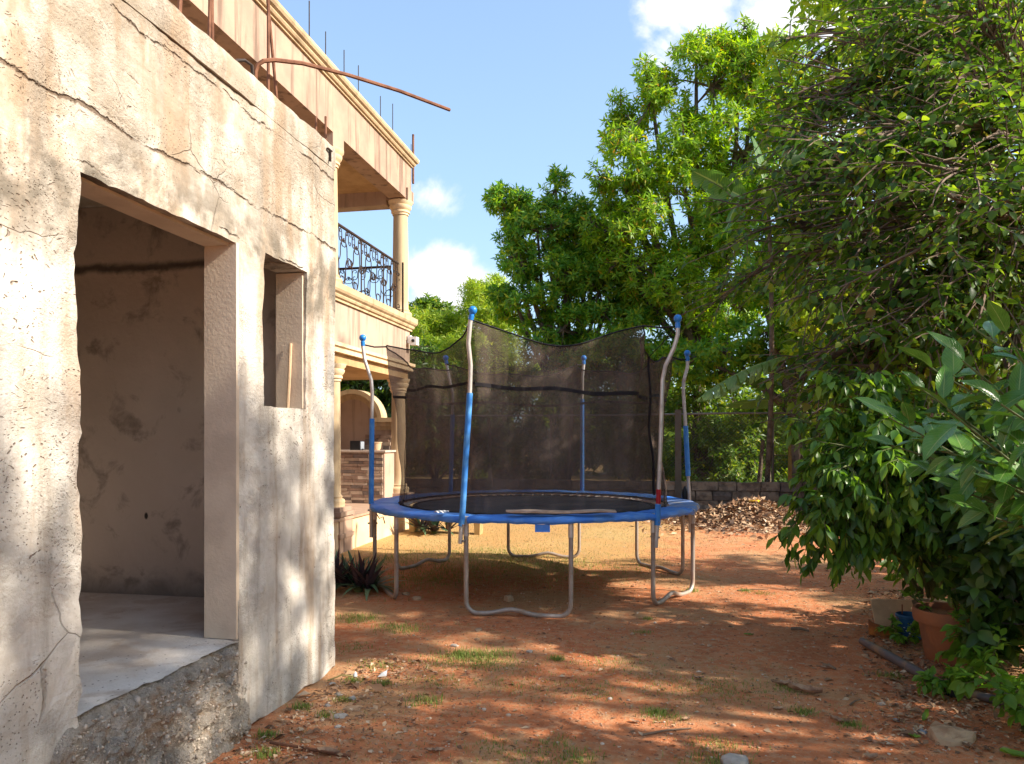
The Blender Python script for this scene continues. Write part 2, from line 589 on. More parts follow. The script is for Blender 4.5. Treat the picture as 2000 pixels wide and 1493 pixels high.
MT['tape'] = m_simple('black_webbing', (.016, .013, .016), .8, .3, 9, .2, 90)
MT['white'] = m_simple('white_plastic', (.75, .75, .74), .4, .1, 9, .05, 40)
MT['red'] = m_simple('red_print', (.45, .02, .03), .4, .3, 20, .05, 40)
MT['black'] = m_simple('black_plastic', (.018, .018, .02), .4, .2, 9, .05, 40)
MT['card'] = m_simple('weathered_board', (.50, .36, .27), .85, .3, 9, .3, 50, c2=(.36, .235, .16))
MT['stonewall'] = m_simple('wall_stone', (.27, .20, .145), .93, .4, 6, .7, 28, c2=(.13, .095, .075))
MT['stonewall2'] = m_simple('wall_stone_dark', (.16, .125, .105), .93, .4, 6, .7, 28, c2=(.09, .07, .06))
MT['mortar'] = m_simple('mortar', (.17, .13, .10), .95, .3, 8, .6, 40)
MT['post'] = m_metal('fence_steel', (.10, .085, .07), .6, (.10, .06, .04), .6, .3)
MT['wire'] = m_metal('fence_wire', (.22, .20, .17), .5, (.12, .09, .06), .6, .4)
MT['tile_a'] = m_simple('tile_beige', (.50, .38, .28), .6, .2, 12, .2, 60)
MT['tile_b'] = m_simple('tile_brown', (.30, .20, .145), .6, .25, 12, .2, 60)
MT['tile_c'] = m_simple('tile_grey', (.20, .155, .13), .6, .25, 12, .2, 60)
MT['tile_d'] = m_simple('tile_sand', (.60, .48, .37), .6, .2, 12, .2, 60)
MT['grout'] = m_simple('grout', (.34, .26, .20), .9, .2, 12, .2, 60)
MT['patio'] = m_simple('patio_tile', (.45, .30, .21), .6, .2, 6, .1, 40)
MT['marble'] = m_simple('counter_stone', (.55, .45, .37), .45, .2, 9, .05, 40)
MT['bark'] = m_simple('grey_bark', (.15, .115, .085), .92, .4, 7, .6, 30, c2=(.07, .052, .040))
MT['bark_red'] = m_simple('brown_bark', (.20, .14, .105), .92, .4, 7, .5, 30, c2=(.10, .065, .048))
MT['stem'] = m_simple('green_stem', (.10, .12, .035), .7, .3, 7, .2, 30)
MT['banana_stem'] = m_simple('banana_stem', (.26, .22, .06), .7, .3, 5, .3, 30, c2=(.20, .12, .05))
MT['terra'] = m_simple('terracotta', (.36, .135, .06), .85, .25, 6, .3, 50, c2=(.27, .12, .07))
MT['bucket'] = m_simple('blue_bucket', (.012, .075, .20), .5, .3, 16, .1, 40, c2=(.02, .11, .26))
MT['pipe'] = m_simple('grey_pipe', (.115, .095, .10), .5, .3, 6, .2, 30, c2=(.25, .15, .09), lo=.46, hi=.6)
MT['rock'] = m_simple('brown_rock', (.42, .28, .17), .95, .3, 9, .7, 30, c2=(.28, .17, .10))
MT['rubblestone'] = m_simple('cement_rubble', (.42, .37, .32), .95, .3, 9, .7, 40, c2=(.30, .26, .23))
MT['bluestone'] = m_simple('blue_grey_stone', (.26, .29, .33), .9, .2, 9, .4, 40)
MT['orange'] = m_simple('rusted_orange', (.40, .15, .03), .85, .4, 7, .3, 40, c2=(.16, .06, .025))
MT['cream_board'] = m_simple('cream_board', (.58, .40, .25), .8, .2, 7, .2, 40)
MT['wood'] = m_simple('grey_wood', (.24, .165, .11), .9, .3, 9, .5, 40)
MT['yellow'] = m_simple('yellow_plastic', (.80, .50, .02), .4, .1, 9, .05, 40)
MT['dry'] = m_simple('dry_leaf', (.42, .26, .16), .85, .4, 18, .3, 60, c2=(.22, .12, .075))
MT['tan'] = m_simple('tan_wood', (.45, .31, .14), .8, .2, 9, .2, 40)
MT['greenleaf'] = m_leaf('fallen_green_leaf', [(0, (.16, .30, .04)), (1, (.22, .34, .05))], .3)

LEAF = {}
LEAF['mango'] = m_leaf('mango_foliage', [(0, (.12, .26, .018)), (.4, (.22, .39, .022)), (.8, (.33, .47, .025)), (.955, (.42, .49, .03)), (.975, (.55, .27, .03)), (1, (.46, .38, .04))], .52, dark=.7)
LEAF['mango2'] = m_leaf('broad_tree_foliage', [(0, (.09, .24, .03)), (.45, (.16, .34, .035)), (.8, (.29, .43, .03)), (1, (.46, .47, .04))], .5, dark=.7)
LEAF['bright'] = m_leaf('bright_thicket', [(0, (.19, .31, .022)), (.5, (.29, .41, .03)), (1, (.42, .47, .05))], .52, nvar=.3, dark=.7)
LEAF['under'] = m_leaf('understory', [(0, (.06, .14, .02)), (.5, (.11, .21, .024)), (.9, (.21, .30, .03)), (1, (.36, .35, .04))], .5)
LEAF['vine'] = m_leaf('tangle_foliage', [(0, (.042, .10, .020)), (.4, (.078, .16, .026)), (.78, (.15, .26, .034)), (.965, (.28, .37, .04)), (.985, (.36, .31, .06)), (1, (.30, .20, .10))], .5)
LEAF['droop'] = m_leaf('droop_foliage', [(0, (.055, .14, .026)), (.45, (.10, .22, .03)), (.85, (.18, .33, .036)), (1, (.32, .44, .04))], .42, .36, spec=.45)
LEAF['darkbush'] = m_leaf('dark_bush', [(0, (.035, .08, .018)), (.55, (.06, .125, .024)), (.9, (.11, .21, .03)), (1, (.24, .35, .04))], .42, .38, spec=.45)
LEAF['seed'] = m_leaf('seedling_foliage', [(0, (.11, .25, .028)), (1, (.20, .36, .038))], .42, .4)
LEAF['wood'] = m_leaf('far_foliage', [(0, (.10, .18, .022)), (.6, (.18, .29, .03)), (1, (.33, .39, .05))], .5)


def m_bigleaf(name, c, c2, vein, trans=.3, rough=.28):
    m, t = material(name)
    uv = t.n('ShaderNodeUVMap').outputs[0]
    U, V, _ = t.sep(uv)
    oi = t.n('ShaderNodeObjectInfo')
    cl = t.mix(oi.outputs['Random'], c, c2)
    au = t.math('ABSOLUTE', t.math('SUBTRACT', U, .5))
    mid = t.step(au, .035, .012)
    wv = t.math('FRACT', t.math('MULTIPLY', t.math('SUBTRACT', V, t.math('MULTIPLY', au, .55)), 11.0))
    side = t.math('MULTIPLY', t.step(t.math('ABSOLUTE', t.math('SUBTRACT', wv, .5)), .09, .03), .35)
    cl = t.mix(t.math('MULTIPLY', t.step(t.noise(18, 4, .6, t.pos()), .5, .66), .3), cl, tuple(x * .55 for x in c))
    cl = t.mix(t.math('MAXIMUM', mid, side), cl, vein)
    pr = t.principled(cl, rough, t.bump(t.math('SUBTRACT', t.noise(30, 2, .5, t.pos()), t.math('ADD', mid, side)), .25, .004), 0, .5)
    tr = t.n('ShaderNodeBsdfTranslucent', {'Color': t.mix(1.0, cl, (1.2, 1.3, .5), 'MULTIPLY')}).outputs[0]
    t.out(t.n('ShaderNodeMixShader', {0: trans, 1: pr, 2: tr}).outputs[0])
    return m


MT['bigleaf'] = m_bigleaf('glossy_leaf', (.055, .165, .026), (.115, .255, .036), (.24, .34, .10), .2, .24)
MT['bananaleaf'] = m_bigleaf('banana_leaf', (.085, .19, .05), (.16, .26, .07), (.34, .40, .15), .42, .36)
MT['swordleaf'] = None
mm, tt = material('purple_green_sword_leaf')
gg = tt.n('ShaderNodeNewGeometry')
oi = tt.n('ShaderNodeObjectInfo')
cc = tt.mix(gg.outputs['Backfacing'], tt.mix(oi.outputs['Random'], (.08, .14, .065), (.14, .22, .10)), (.085, .05, .06))
tt.out(tt.principled(cc, .38, None, 0, .4))
MT['swordleaf'] = mm

mm, tt = material('litter')
gg = tt.n('ShaderNodeNewGeometry')
tt.out(tt.principled(tt.ramp(gg.outputs['Random Per Island'], [(0, (.13, .07, .04)), (.35, (.27, .15, .085)), (.65, (.38, .235, .135)), (.92, (.50, .35, .225)), (1, (.60, .47, .34))]), .85, None, 0, .2))
MT['litter'] = mm
mm, tt = material('pebbles')
gg = tt.n('ShaderNodeNewGeometry')
tt.out(tt.principled(tt.ramp(gg.outputs['Random Per Island'], [(0, (.26, .11, .06)), (.6, (.40, .22, .135)), (.9, (.52, .38, .27)), (1, (.60, .50, .41))]), .9, None, 0, .2))
MT['pebble'] = mm
mm, tt = material('aggregate')
gg = tt.n('ShaderNodeNewGeometry')
ac_ = tt.ramp(gg.outputs['Random Per Island'], [(0, (.32, .27, .22)), (.5, (.46, .385, .315)), (.85, (.56, .48, .40)), (1, (.44, .31, .21))])
tt.out(tt.principled(ac_, .95, tt.bump(tt.noise(90, 5, .7, gg.outputs['Position']), .6, .01), 0, .1))
MT['aggregate'] = mm
mm, tt = material('grass_blades')
gg = tt.n('ShaderNodeNewGeometry')
gc = tt.ramp(gg.outputs['Random Per Island'], [(0, (.12, .21, .03)), (.5, (.19, .28, .045)), (.8, (.30, .32, .08)), (1, (.46, .36, .16))])
tt.out(tt.n('ShaderNodeMixShader', {0: .3, 1: tt.principled(gc, .6), 2: tt.n('ShaderNodeBsdfTranslucent', {'Color': gc}).outputs[0]}).outputs[0])
MT['grass'] = mm
mm, tt = material('dry_grass_blades')
gg = tt.n('ShaderNodeNewGeometry')
gc = tt.ramp(gg.outputs['Random Per Island'], [(0, (.17, .18, .05)), (.4, (.33, .27, .09)), (.8, (.47, .36, .14)), (1, (.55, .44, .22))])
tt.out(tt.n('ShaderNodeMixShader', {0: .3, 1: tt.principled(gc, .7), 2: tt.n('ShaderNodeBsdfTranslucent', {'Color': gc}).outputs[0]}).outputs[0])
MT['drygrass'] = mm

# =================================================================== GROUND
def axis(breaks):
    out = []
    for a, b, st in breaks:
        out.append(np.arange(a, b - 1e-6, st))
    return np.concatenate(out + [np.array([breaks[-1][1]])])


gx = axis([(-90, -20, 10), (-20, -6, 1), (-6, -3.2, .2), (-3.2, 3.4, .05), (3.4, 8, .3), (8, 20, 1), (20, 90, 10)])
gy = axis([(-60, -10, 10), (-10, 1, 1), (1, 2.6, .1), (2.6, 8, .05), (8, 16, .1), (16, 30, .5), (30, 130, 10)])
GX, GY = np.meshgrid(gx, gy)
GZ = ground_z(GX, GY)
V = np.stack([GX, GY, GZ], -1).reshape(-1, 3)
nx_, ny_ = len(gx), len(gy)
ii, jj = np.meshgrid(np.arange(nx_ - 1), np.arange(ny_ - 1))
i0 = (jj * nx_ + ii).ravel()
F = np.stack([i0, i0 + 1, i0 + nx_ + 1, i0 + nx_], 1)
g = np_mesh('ground', V, F, MT['soil'], smooth=True)
tag(g, kind='structure')


# =================================================================== NEAR BUILDING (raw concrete shell)
XW = -2.2            # its outer face
TH = 0.20
bld = thing('unfinished_building', 'unfinished raw concrete building with an empty doorway and a small window hole', 'building', (-4.0, 2.0, 0))


def fbm(x, y, z, o=4):
    return mnoise.fractal(Vector((x, y, z)), 1.0, 2.0, o)


def lines(breaks, step):
    out = []
    for a, b in zip(breaks[:-1], breaks[1:]):
        n = max(1, int(round((b - a) / step)))
        out += [a + (b - a) * i / n for i in range(n)]
    return out + [breaks[-1]]


DOOR = (2.57, 3.69, .51, 2.60)
WIN = (3.94, 4.45, 1.75, 2.61)
S1 = 4.87
ss = lines([-1.6, 2.57, 3.69, 3.94, 4.45, S1], .04)
zz = lines([-.04, .38, .51, 1.75, 2.60, 2.61, 3.385], .04)


def in_op(s, z):
    for a, b, c, d in (DOOR, WIN):
        if a - 1e-6 < s < b + 1e-6 and c - 1e-6 < z < d + 1e-6: return True
    if s < 3.69 and z < .38 + (.13 if s > 2.57 else 0): return True
    return False


def ragged(s, z):
    """in-plane shift of the plaster near the edges of the openings"""
    ds = dz = 0.0
    for (a, b, c, d, ka) in ((*DOOR, 1.0), (*WIN, .6)):
        if c - .1 < z < d + .1:
            for e, sg, k in ((a, -1, .75), (b, 1, .38)):
                w_ = max(0, 1 - abs(s - e) / .10)
                if w_ > 0:
                    q = fbm(s * .3 + e * 7, z * 5.0, 3.1 + e) * .030 + fbm(e, z * 17, 9.0) * .015
                    ds += (sg * k * ka * q if sg < 0 else -abs(k * ka * q)) * w_
        if a - .1 < s < b + .1:
            for e, k in ((d, -.5), (c, .3)):
                w_ = max(0, 1 - abs(z - e) / .10)
                if w_ > 0:
                    dz += k * ka * (abs if k < 0 else float) (fbm(s * 6.0, e, 5.5) * .025 + fbm(s * 17.0, e, 2.5) * .012) * w_
    w_ = max(0, 1 - abs(z - .38) / .1) if s < 2.6 else 0
    dz += w_ * (fbm(s * 4, 3.3, .7) * .05)
    w_ = max(0, 1 - abs(z + .04) / .1)
    dz += w_ * (.05 + fbm(s * 4, 1.3, 8.7) * .04)
    return ds, dz


def relief(s, z):
    x = fbm(s * 1.2, z * 1.2, 1.0) * .012 + fbm(s * 5, z * 5, 4.0) * .006 + fbm(s * 16, z * 16, 6.0, 3) * .0035
    x -= .012 * max(0, min(1, (3.85 - s) / .03))           # the plaster right of the door stands a little proud
    dj = abs(z - 2.85 - fbm(s * 1.5, .3, 2.2) * .035)       # ledge of the day joint
    x -= .016 * max(0, 1 - dj / (.018 + .03 * abs(fbm(s * 3.1, 4, 4)))) * max(0, min(1, .45 + 1.6 * fbm(s * 1.9, 8, 1)))
    return x


mb = MB()
idx = {}
for j, z in enumerate(zz):
    for i, s_ in enumerate(ss):
        ds, dz = ragged(s_, z)
        idx[i, j] = len(mb.v)
        mb.v.append(Vector((XW + relief(s_, z), s_ + ds, z + dz)))
cells = set()
for j in range(len(zz) - 1):
    for i in range(len(ss) - 1):
        if not in_op((ss[i] + ss[i + 1]) / 2, (zz[j] + zz[j + 1]) / 2):
            cells.add((i, j))
            mb.f.append((idx[i, j], idx[i + 1, j], idx[i + 1, j + 1], idx[i, j + 1]))
# inner face and the reveals
bidx = {}


def back(i, j):
    if (i, j) not in bidx:
        v = mb.v[idx[i, j]]
        bidx[i, j] = len(mb.v)
        ss_, zz_ = ss[i], zz[j]
        mb.v.append(Vector((XW - TH + fbm(ss_ * 3, zz_ * 3, 11) * .006, v.y * .5 + ss_ * .5, v.z * .4 + zz_ * .6)))
    return bidx[i, j]


mids = {}


def midv(i, j):
    if (i, j) not in mids:
        v = mb.v[idx[i, j]]
        mids[i, j] = len(mb.v)
        mb.v.append(Vector((XW - .045, (v.y + ss[i]) / 2 + fbm(ss[i] * 9, zz[j] * 9, 7) * .006, (v.z + zz[j]) / 2)))
    return mids[i, j]


for (i, j) in cells:
    mb.f.append((back(i, j), back(i, j + 1), back(i + 1, j + 1), back(i + 1, j)))
    for (di, dj, a, b) in ((-1, 0, (i, j), (i, j + 1)), (1, 0, (i + 1, j + 1), (i + 1, j)), (0, -1, (i + 1, j), (i, j)), (0, 1, (i, j + 1), (i + 1, j + 1))):
        if (i + di, j + dj) not in cells:
            mb.f.append((idx[a], idx[b], midv(*b), midv(*a)))
            mb.f.append((midv(*a), midv(*b), back(*b), back(*a)))
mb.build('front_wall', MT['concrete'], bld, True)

# smooth cement skins on the reveals of door and window
m2 = MB()
m2.box((XW - TH + .002, 3.672, .512), (XW - .012, 3.70, 2.60))
m2.build('door_jamb', MT['jamb'], bld)
m2 = MB()
m2.box((XW - TH + .002, 2.56, 2.585), (XW - .058, 3.675, 2.62))
m2.build('door_lintel', MT['jamb'], bld)

m2 = MB()
m2.box((XW - TH + .002, 4.436, 1.755), (XW - .02, 4.47, 2.60))
m2.build('window_jamb', MT['jamb'], bld)

# the broken footing under the door
mb = MB()
fs_ = lines([1.2, 3.78], .0125)
fz_ = lines([-.05, .53], .0125)
n_ = len(fs_)
for j, z in enumerate(fz_):
    for i, s_ in enumerate(fs_):
        top = .503 if s_ > 2.5 else .37 + .13 * max(0, (s_ - 2.42) / .08 if s_ > 2.42 else 0)
        top += fbm(s_ * 3, 7.7, 0) * .018 + fbm(s_ * 13, 7.7, 2) * .014 + fbm(s_ * 33, 7.7, 2) * .008
        zc = -.05 + (z + .05) / .58 * (top + .05)
        bulge = .028 + .05 * (1 - zc / .5) + fbm(s_ * 4, zc * 4, 2) * .04 + fbm(s_ * 18, zc * 18, 8) * .020 + fbm(s_ * 45, zc * 45, 8, 3) * .016
        cell = mnoise.voronoi(Vector((s_ * 11, zc * 11, 3.0)))[0]
        bulge += min(.02, (cell[1] - cell[0]) * .03) - .008
        if z > .47: bulge -= ((z - .47) / .06) ** 2 * .05
        right = max(0, (s_ - 3.62) / .16)
        bulge -= right * .06
        mb.v.append(Vector((XW + bulge - .02, s_, zc)))
for j in range(len(fz_) - 1):
    for i in range(n_ - 1):
        a = j * n_ + i
        mb.f.append((a, a + 1, a + n_ + 1, a + n_))
# turn the top edge back under the floor
b0 = (len(fz_) - 1) * n_
k0 = len(mb.v)
for i in range(n_):
    v = mb.v[b0 + i]
    mb.v.append(Vector((XW - .09 + fbm(v.y * 9, 1, 4) * .05, v.y, .49 if v.y > 2.5 else v.z)))
for i in range(n_ - 1):
    mb.f.append((b0 + i, b0 + i + 1, k0 + i + 1, k0 + i))
ftv = [Vector(v) for v in mb.v[:n_ * len(fz_)]]
mb.build('footing', MT['rubble'], bld, True)
# aggregate standing out of the broken face
rr_ = np.random.default_rng(77)
bm_ = bmesh.new()
bmesh.ops.create_icosphere(bm_, subdivisions=1, radius=1)
av = np.array([list(v.co) for v in bm_.verts])
af = np.array([[v.index for v in f.verts] for f in bm_.faces])
bm_.free()
pk = rr_.integers(0, len(ftv), 2600)
cen = np.array([list(ftv[k]) for k in pk])
keep_ = (cen[:, 1] > 2.3) & (cen[:, 1] < 3.7) & (cen[:, 2] < .475)
cen = cen[keep_]
na_ = len(cen)
sz_ = rr_.gamma(2.0, .0022, na_) + .0025
AV = av[None] * (sz_[:, None] * rr_.uniform(.6, 1.4, (na_, 3)))[:, None, :] * rr_.uniform(.72, 1.25, (na_, len(av), 1)) + (cen - np.array([.3, 0, 0]) * sz_[:, None])[:, None, :]
AF = af[None] + (np.arange(na_) * len(av))[:, None, None]
np_mesh('aggregate', AV.reshape(-1, 3), AF.reshape(-1, 3), MT['aggregate'], bld, kind='stuff')

# the floor slab, running out through the doorway to a worn edge
mb = MB()
fx = [-6.0, -5, -4, -3.4, -3.0, -2.8, -2.6, -2.5, -2.4, -2.36, -2.32, -2.29, -2.26, -2.23, -2.205]
fy = lines([2.0, 4.605], .022)
for x in fx:
    for y in fy:
        z = .512 + fbm(x * 2, y * 2, 0) * .006
        xo = x
        if x > -2.3:
            k_ = (x + 2.3) / .15
            xo = x - .012 * k_ + (fbm(y * 5, 2.0, 4) * .022 + fbm(y * 17, 2.0, 6) * .014 + fbm(y * 42, 2.0, 6) * .007) * k_
            z -= .012 * k_ ** 2 + max(0, fbm(y * 8, x * 8, 1)) * .028 * k_ ** 2
            if x > -2.152: z -= .05
        mb.v.append(Vector((xo, y, z)))
m_ = len(fy)
for i in range(len(fx) - 1):
    for j in range(m_ - 1):
        a = i * m_ + j
        yc = (fy[j] + fy[j + 1]) / 2
        if fx[i] > -2.41 and not (2.57 - .03 < yc < 3.69 + .03): continue
        mb.f.append((a, a + m_, a + m_ + 1, a + 1))
mb.build('floor_slab', MT['floor'], bld, True)

# the room behind
mb = MB()
mb.box((-6.0, 4.60, .40), (XW - TH - .002, 4.86, 3.15))
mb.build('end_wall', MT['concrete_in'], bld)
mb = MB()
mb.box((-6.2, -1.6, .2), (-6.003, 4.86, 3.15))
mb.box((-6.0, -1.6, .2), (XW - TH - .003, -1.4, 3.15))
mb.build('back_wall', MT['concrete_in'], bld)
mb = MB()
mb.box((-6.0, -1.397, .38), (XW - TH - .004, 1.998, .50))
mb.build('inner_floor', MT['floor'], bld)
# end face (towards the house)
mb = MB()
mb.box((XW - TH - .001, 4.62, -.05), (XW - .03, S1 - .004, 3.38))
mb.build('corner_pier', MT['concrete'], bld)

# roof slab with a rough poured edge
mb = MB()
rs = lines([-1.6, S1 + .015], .05)
prof_n = 7
for s_ in rs:
    t_ = 3.55 + fbm(s_ * 2, 5, 5) * .010 + fbm(s_ * 9, 5, 7) * .008
    o_ = .004 + fbm(s_ * 1.3, 2, 5) * .007
    pts = [(-.25, 3.15), (-.25, 3.387), (o_ - .004, 3.389 + fbm(s_ * 5, 1, 1) * .005), (o_ + fbm(s_ * 8, 3, 3) * .004, 3.44), (o_ + fbm(s_ * 8, 4, 3) * .005, 3.50),
           (o_ - .012 + fbm(s_ * 11, 4, 9) * .006, t_ - .004), (-.10, t_ + .01)]
    mb.v += [Vector((XW + a, s_, b)) for a, b in pts]
for i in range(len(rs) - 1):
    for k in range(prof_n - 1):
        a = i * prof_n + k
        mb.f.append((a, a + prof_n, a + prof_n + 1, a + 1))
mb.f.append(tuple((len(rs) - 1) * prof_n + k for k in range(prof_n)))
mb.box((-6.2, -1.6, 3.153), (XW - .10, S1, 3.555))
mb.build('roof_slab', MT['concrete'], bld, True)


def wall_px(px, py):
    """a point of the outer face plane seen at this pixel"""
    u = (px - 1000) / 1500
    return at(px, py, -XW / (SN - CS * u))


def rebar(pts, r=.008, parent=bld, mat='rust', label=None):
    o = MB().tube(pts, r, 7).build('rebar', MT[mat], parent, True)
    if label: o['label'] = label
    return o


def roofpt(px, top=3.5, back_=.06):
    p = wall_px(px, 300)
    k = (-XW + back_) / -p.x
    return Vector((XW - back_, p.y * k, top))


for (px, ln, lean, r) in [(349, .30, (0, .01), .011), (408, .62, (.0, .01), .009), (415, .62, (.0, -.005), .009), (524, 1.05, (.0, .0), .009), (617, .14, (0, .0), .007), (636, .20, (0, .0), .008)]:
    p = roofpt(px)
    rebar([p, p + Vector((lean[0], lean[1], ln * .5)), p + Vector((lean[0] * 2, lean[1] * 2, ln + .05))], r)
p = roofpt(543)
rebar([p, p + Vector((.0, -.07, .35)), p + Vector((0, -.17, .85))], .009)
# the long bar bent out over the yard
p = roofpt(499, 3.5, .05)
D0 = p.x * -SN + p.y * CS
pts = [p, at(499, 140, D0), at(504, 126, D0), at(514, 119.5, D0), at(535, 117.5, D0 + .06), at(590, 124, D0 + .22), at(680, 147, D0 + .55), at(780, 178, D0 + .92), at(878, 215, D0 + 1.3)]
rebar(pts, .0125, label='long rusty bar bent out over the yard')
rebar([roofpt(459, 3.52), at(462, 118, D0 - .1), at(478, 118, D0 - .06), at(492, 128, D0 - .03), roofpt(497, 3.5)], .009, mat='iron')
# the stub of angle iron near the corner
q = wall_px(640, 300)
MB().box((q.x + .008, q.y - .035, q.z + .018), (q.x + .022, q.y + .03, q.z + .026)).box((q.x + .008, q.y + .004, q.z - .05), (q.x + .020, q.y + .016, q.z + .017)).build('iron_bracket', MT['iron'], bld)
# thin pale pipe standing in the window hole
q0, q1 = Vector((XW - .10, 4.40, 1.74)), Vector((XW - .09, 4.42, 2.16))
st = MB().tube([q0, (q0 + q1) / 2 + Vector((0, .004, 0)), q1], .011, 8).build('pale_stick', MT['cream_board'], None, True)
tag(st, 'thin pale stick standing in the window hole of the concrete wall', 'stick')

# =================================================================== HOUSE
XH = -4.4
house = thing('balcony_house', 'ochre two storey house with columned balcony and cream mouldings', 'house', (-8, 8.5, 0))
YN, YF = 9.85, 12.85
Y0 = 2.5


def P(*a): return Vector(a)


def run(prof, xface, y0, y1, xin=-9.0):
    """a moulding along the long face that returns round the far corner"""
    m = MB()
    path = [(P(xface, y0, 0), P(1, 0, 0)), (P(xface, y1, 0), P(1, 1, 0)), (P(xin, y1, 0), P(0, 1, 0))]
    return m.sweep(prof, path)


# roof beam: fascia with its underside, in two bays
m = MB()
m.box((XH - .30, Y0, 5.70), (XH, YN - .17, 6.34))
m.box((XH - .30, YN - .17, 5.52), (XH + .002, YN + .19, 6.34))
m.box((XH - .30, YN + .19, 5.72), (XH, YF - .20, 6.34))
m.box((XH - .36, YF - .20, 5.70), (XH + .035, YF + .12, 5.90))
m.box((XH - .33, YF - .20, 5.90), (XH + .002, YF + .08, 6.34))
m.build('fascia', MT['stucco'], house)
MB().box((-9, YF - .20, 5.62), (XH - .36, YF + .06, 6.34)).build('end_beam', MT['stucco2'], house)
MB().box((-9, Y0, 5.86), (XH - .30, YF - .20, 5.98)).build('balcony_ceiling', MT['ceil'], house)
MB().box((-12, Y0, 6.30), (XH - .05, YF + .03, 6.335)).build('roof_deck', MT['stucco2'], house)
prof = [(0, 6.34), (.03, 6.34), (.03, 6.365), (.055, 6.37), (.07, 6.395), (.07, 6.41), (.10, 6.43), (.115, 6.46), (.115, 6.50), (-.15, 6.50), (-.15, 6.34)]
run(prof, XH, Y0, YF + .08).build('roof_cornice', MT['trim'], house)

# balcony slab edge, its cornice, the wall band below
MB().box((-9, Y0, 2.86), (XH, YF, 3.46)).build('balcony_wall', MT['stucco2'], house)
prof = [(.0, 3.44), (.03, 3.44), (.03, 3.475), (.055, 3.485), (.065, 3.51), (.065, 3.525), (.095, 3.55), (.11, 3.58), (.11, 3.66), (-.3, 3.66), (-.3, 3.44)]
run(prof, XH, Y0, YF + .02).build('balcony_cornice', MT['trim'], house)
prof = [(.0, 2.74), (.05, 2.74), (.05, 2.80), (.08, 2.82), (.08, 2.868), (-.28, 2.868), (-.28, 2.74)]
run(prof, XH, Y0, YF + .0).build('lower_cornice', MT['trim_pale'], house)
MB().box((-9, Y0, 2.60), (XH - .02, YF - .03, 2.742)).build('porch_ceiling', MT['ceil'], house)
MB().box((-8.2, Y0, 0), (-8.0, YF - .1, 6.3)).build('main_wall', MT['stucco2'], house)


def column(x, y, z0, z1, r=.135, pedestal=None):
    c = MB().lathe([(r * 1.45, z0), (r * 1.45, z0 + .05), (r * 1.5, z0 + .07), (r * 1.4, z0 + .10), (r * 1.15, z0 + .115), (r * 1.2, z0 + .14), (r * 1.03, z0 + .165),
                    (r, z0 + .3), (r * 1.0, z0 + (z1 - z0) * .55), (r * .93, z1 - .26), (r * .93, z1 - .24)], (x, y, 0), 28).build('column', MT['trim'], house, True)
    MB().lathe([(r * 1.05, z1 - .24), (r * 1.06, z1 - .215), (r * 1.2, z1 - .20), (r * 1.22, z1 - .175), (r * 1.12, z1 - .165), (r * 1.3, z1 - .14), (r * 1.42, z1 - .11),
                (r * 1.45, z1 - .085), (r * 1.32, z1 - .075), (r * 1.55, z1 - .04), (r * 1.62, z1 - .002)], (x, y, 0), 28).build('capital', MT['trim_pale'], c, True)
    if pedestal:
        a = r * 1.75
        zt = z0
        pd = MB().box((x - a, y - a, 0), (x + a, y + a, zt - .12))
        pd.box((x - a * 1.12, y - a * 1.12, zt - .118), (x + a * 1.12, y + a * 1.12, zt - .06)).box((x - a, y - a, zt - .058), (x + a, y + a, zt - .001))
        pd.box((x - a * 1.08, y - a * 1.08, zt - .42), (x + a * 1.08, y + a * 1.08, zt - .36))
        pd.build('pedestal', MT['stucco'], c)
    return c


column(XH - .15, YN, 3.66, 5.52)
column(XH - .15, YF - .05, 3.66, 5.70)
column(XH - .15, YN + .12, .62, 2.60, .125, True)
column(XH - .17, YF - .10, .62, 2.60, .125, True)
column(XH - .15, 5.2, 3.66, 5.70)

# porch slab and steps
MB().box((-8, 4, -.02), (XH + .05, YF + .3, .44)).build('porch_slab', MT['trim_pale'], house)
MB().box((-8, 4, .442), (XH + .08, YF + .33, .475)).build('porch_floor', MT['patio'], house)


# wrought iron railing of scrolls
def euler_s(T=2.35, n=44):
    """an S with curled ends"""
    half = [(0.0, 0.0)]
    x = y = 0.0
    ds = T / n
    for k in range(n):
        th = 1.15 * ((k + .5) * ds) ** 2
        x += math.cos(th) * ds
        y += math.sin(th) * ds
        half.append((x, y))
    return [(-a, -b) for a, b in reversed(half[1:])] + half


ES = euler_s(2.2)[::3]
exs = [p[0] for p in ES]
eh = max(exs) - min(exs)
ES = [((p[1]) / eh, p[0] / eh) for p in ES]       # height 1


def scroll_mesh(h, flip):
    m = MB()
    m.tube([(0, flip * a * h * 1.0, b * h) for a, b in ES], .0075, 5)
    return mesh_from('scroll', m.v, m.f, MT['iron'])


S_BIG, S_BIGF = scroll_mesh(.42, 1), scroll_mesh(.42, -1)
S_SM, S_SMF = scroll_mesh(.19, 1), scroll_mesh(.19, -1)


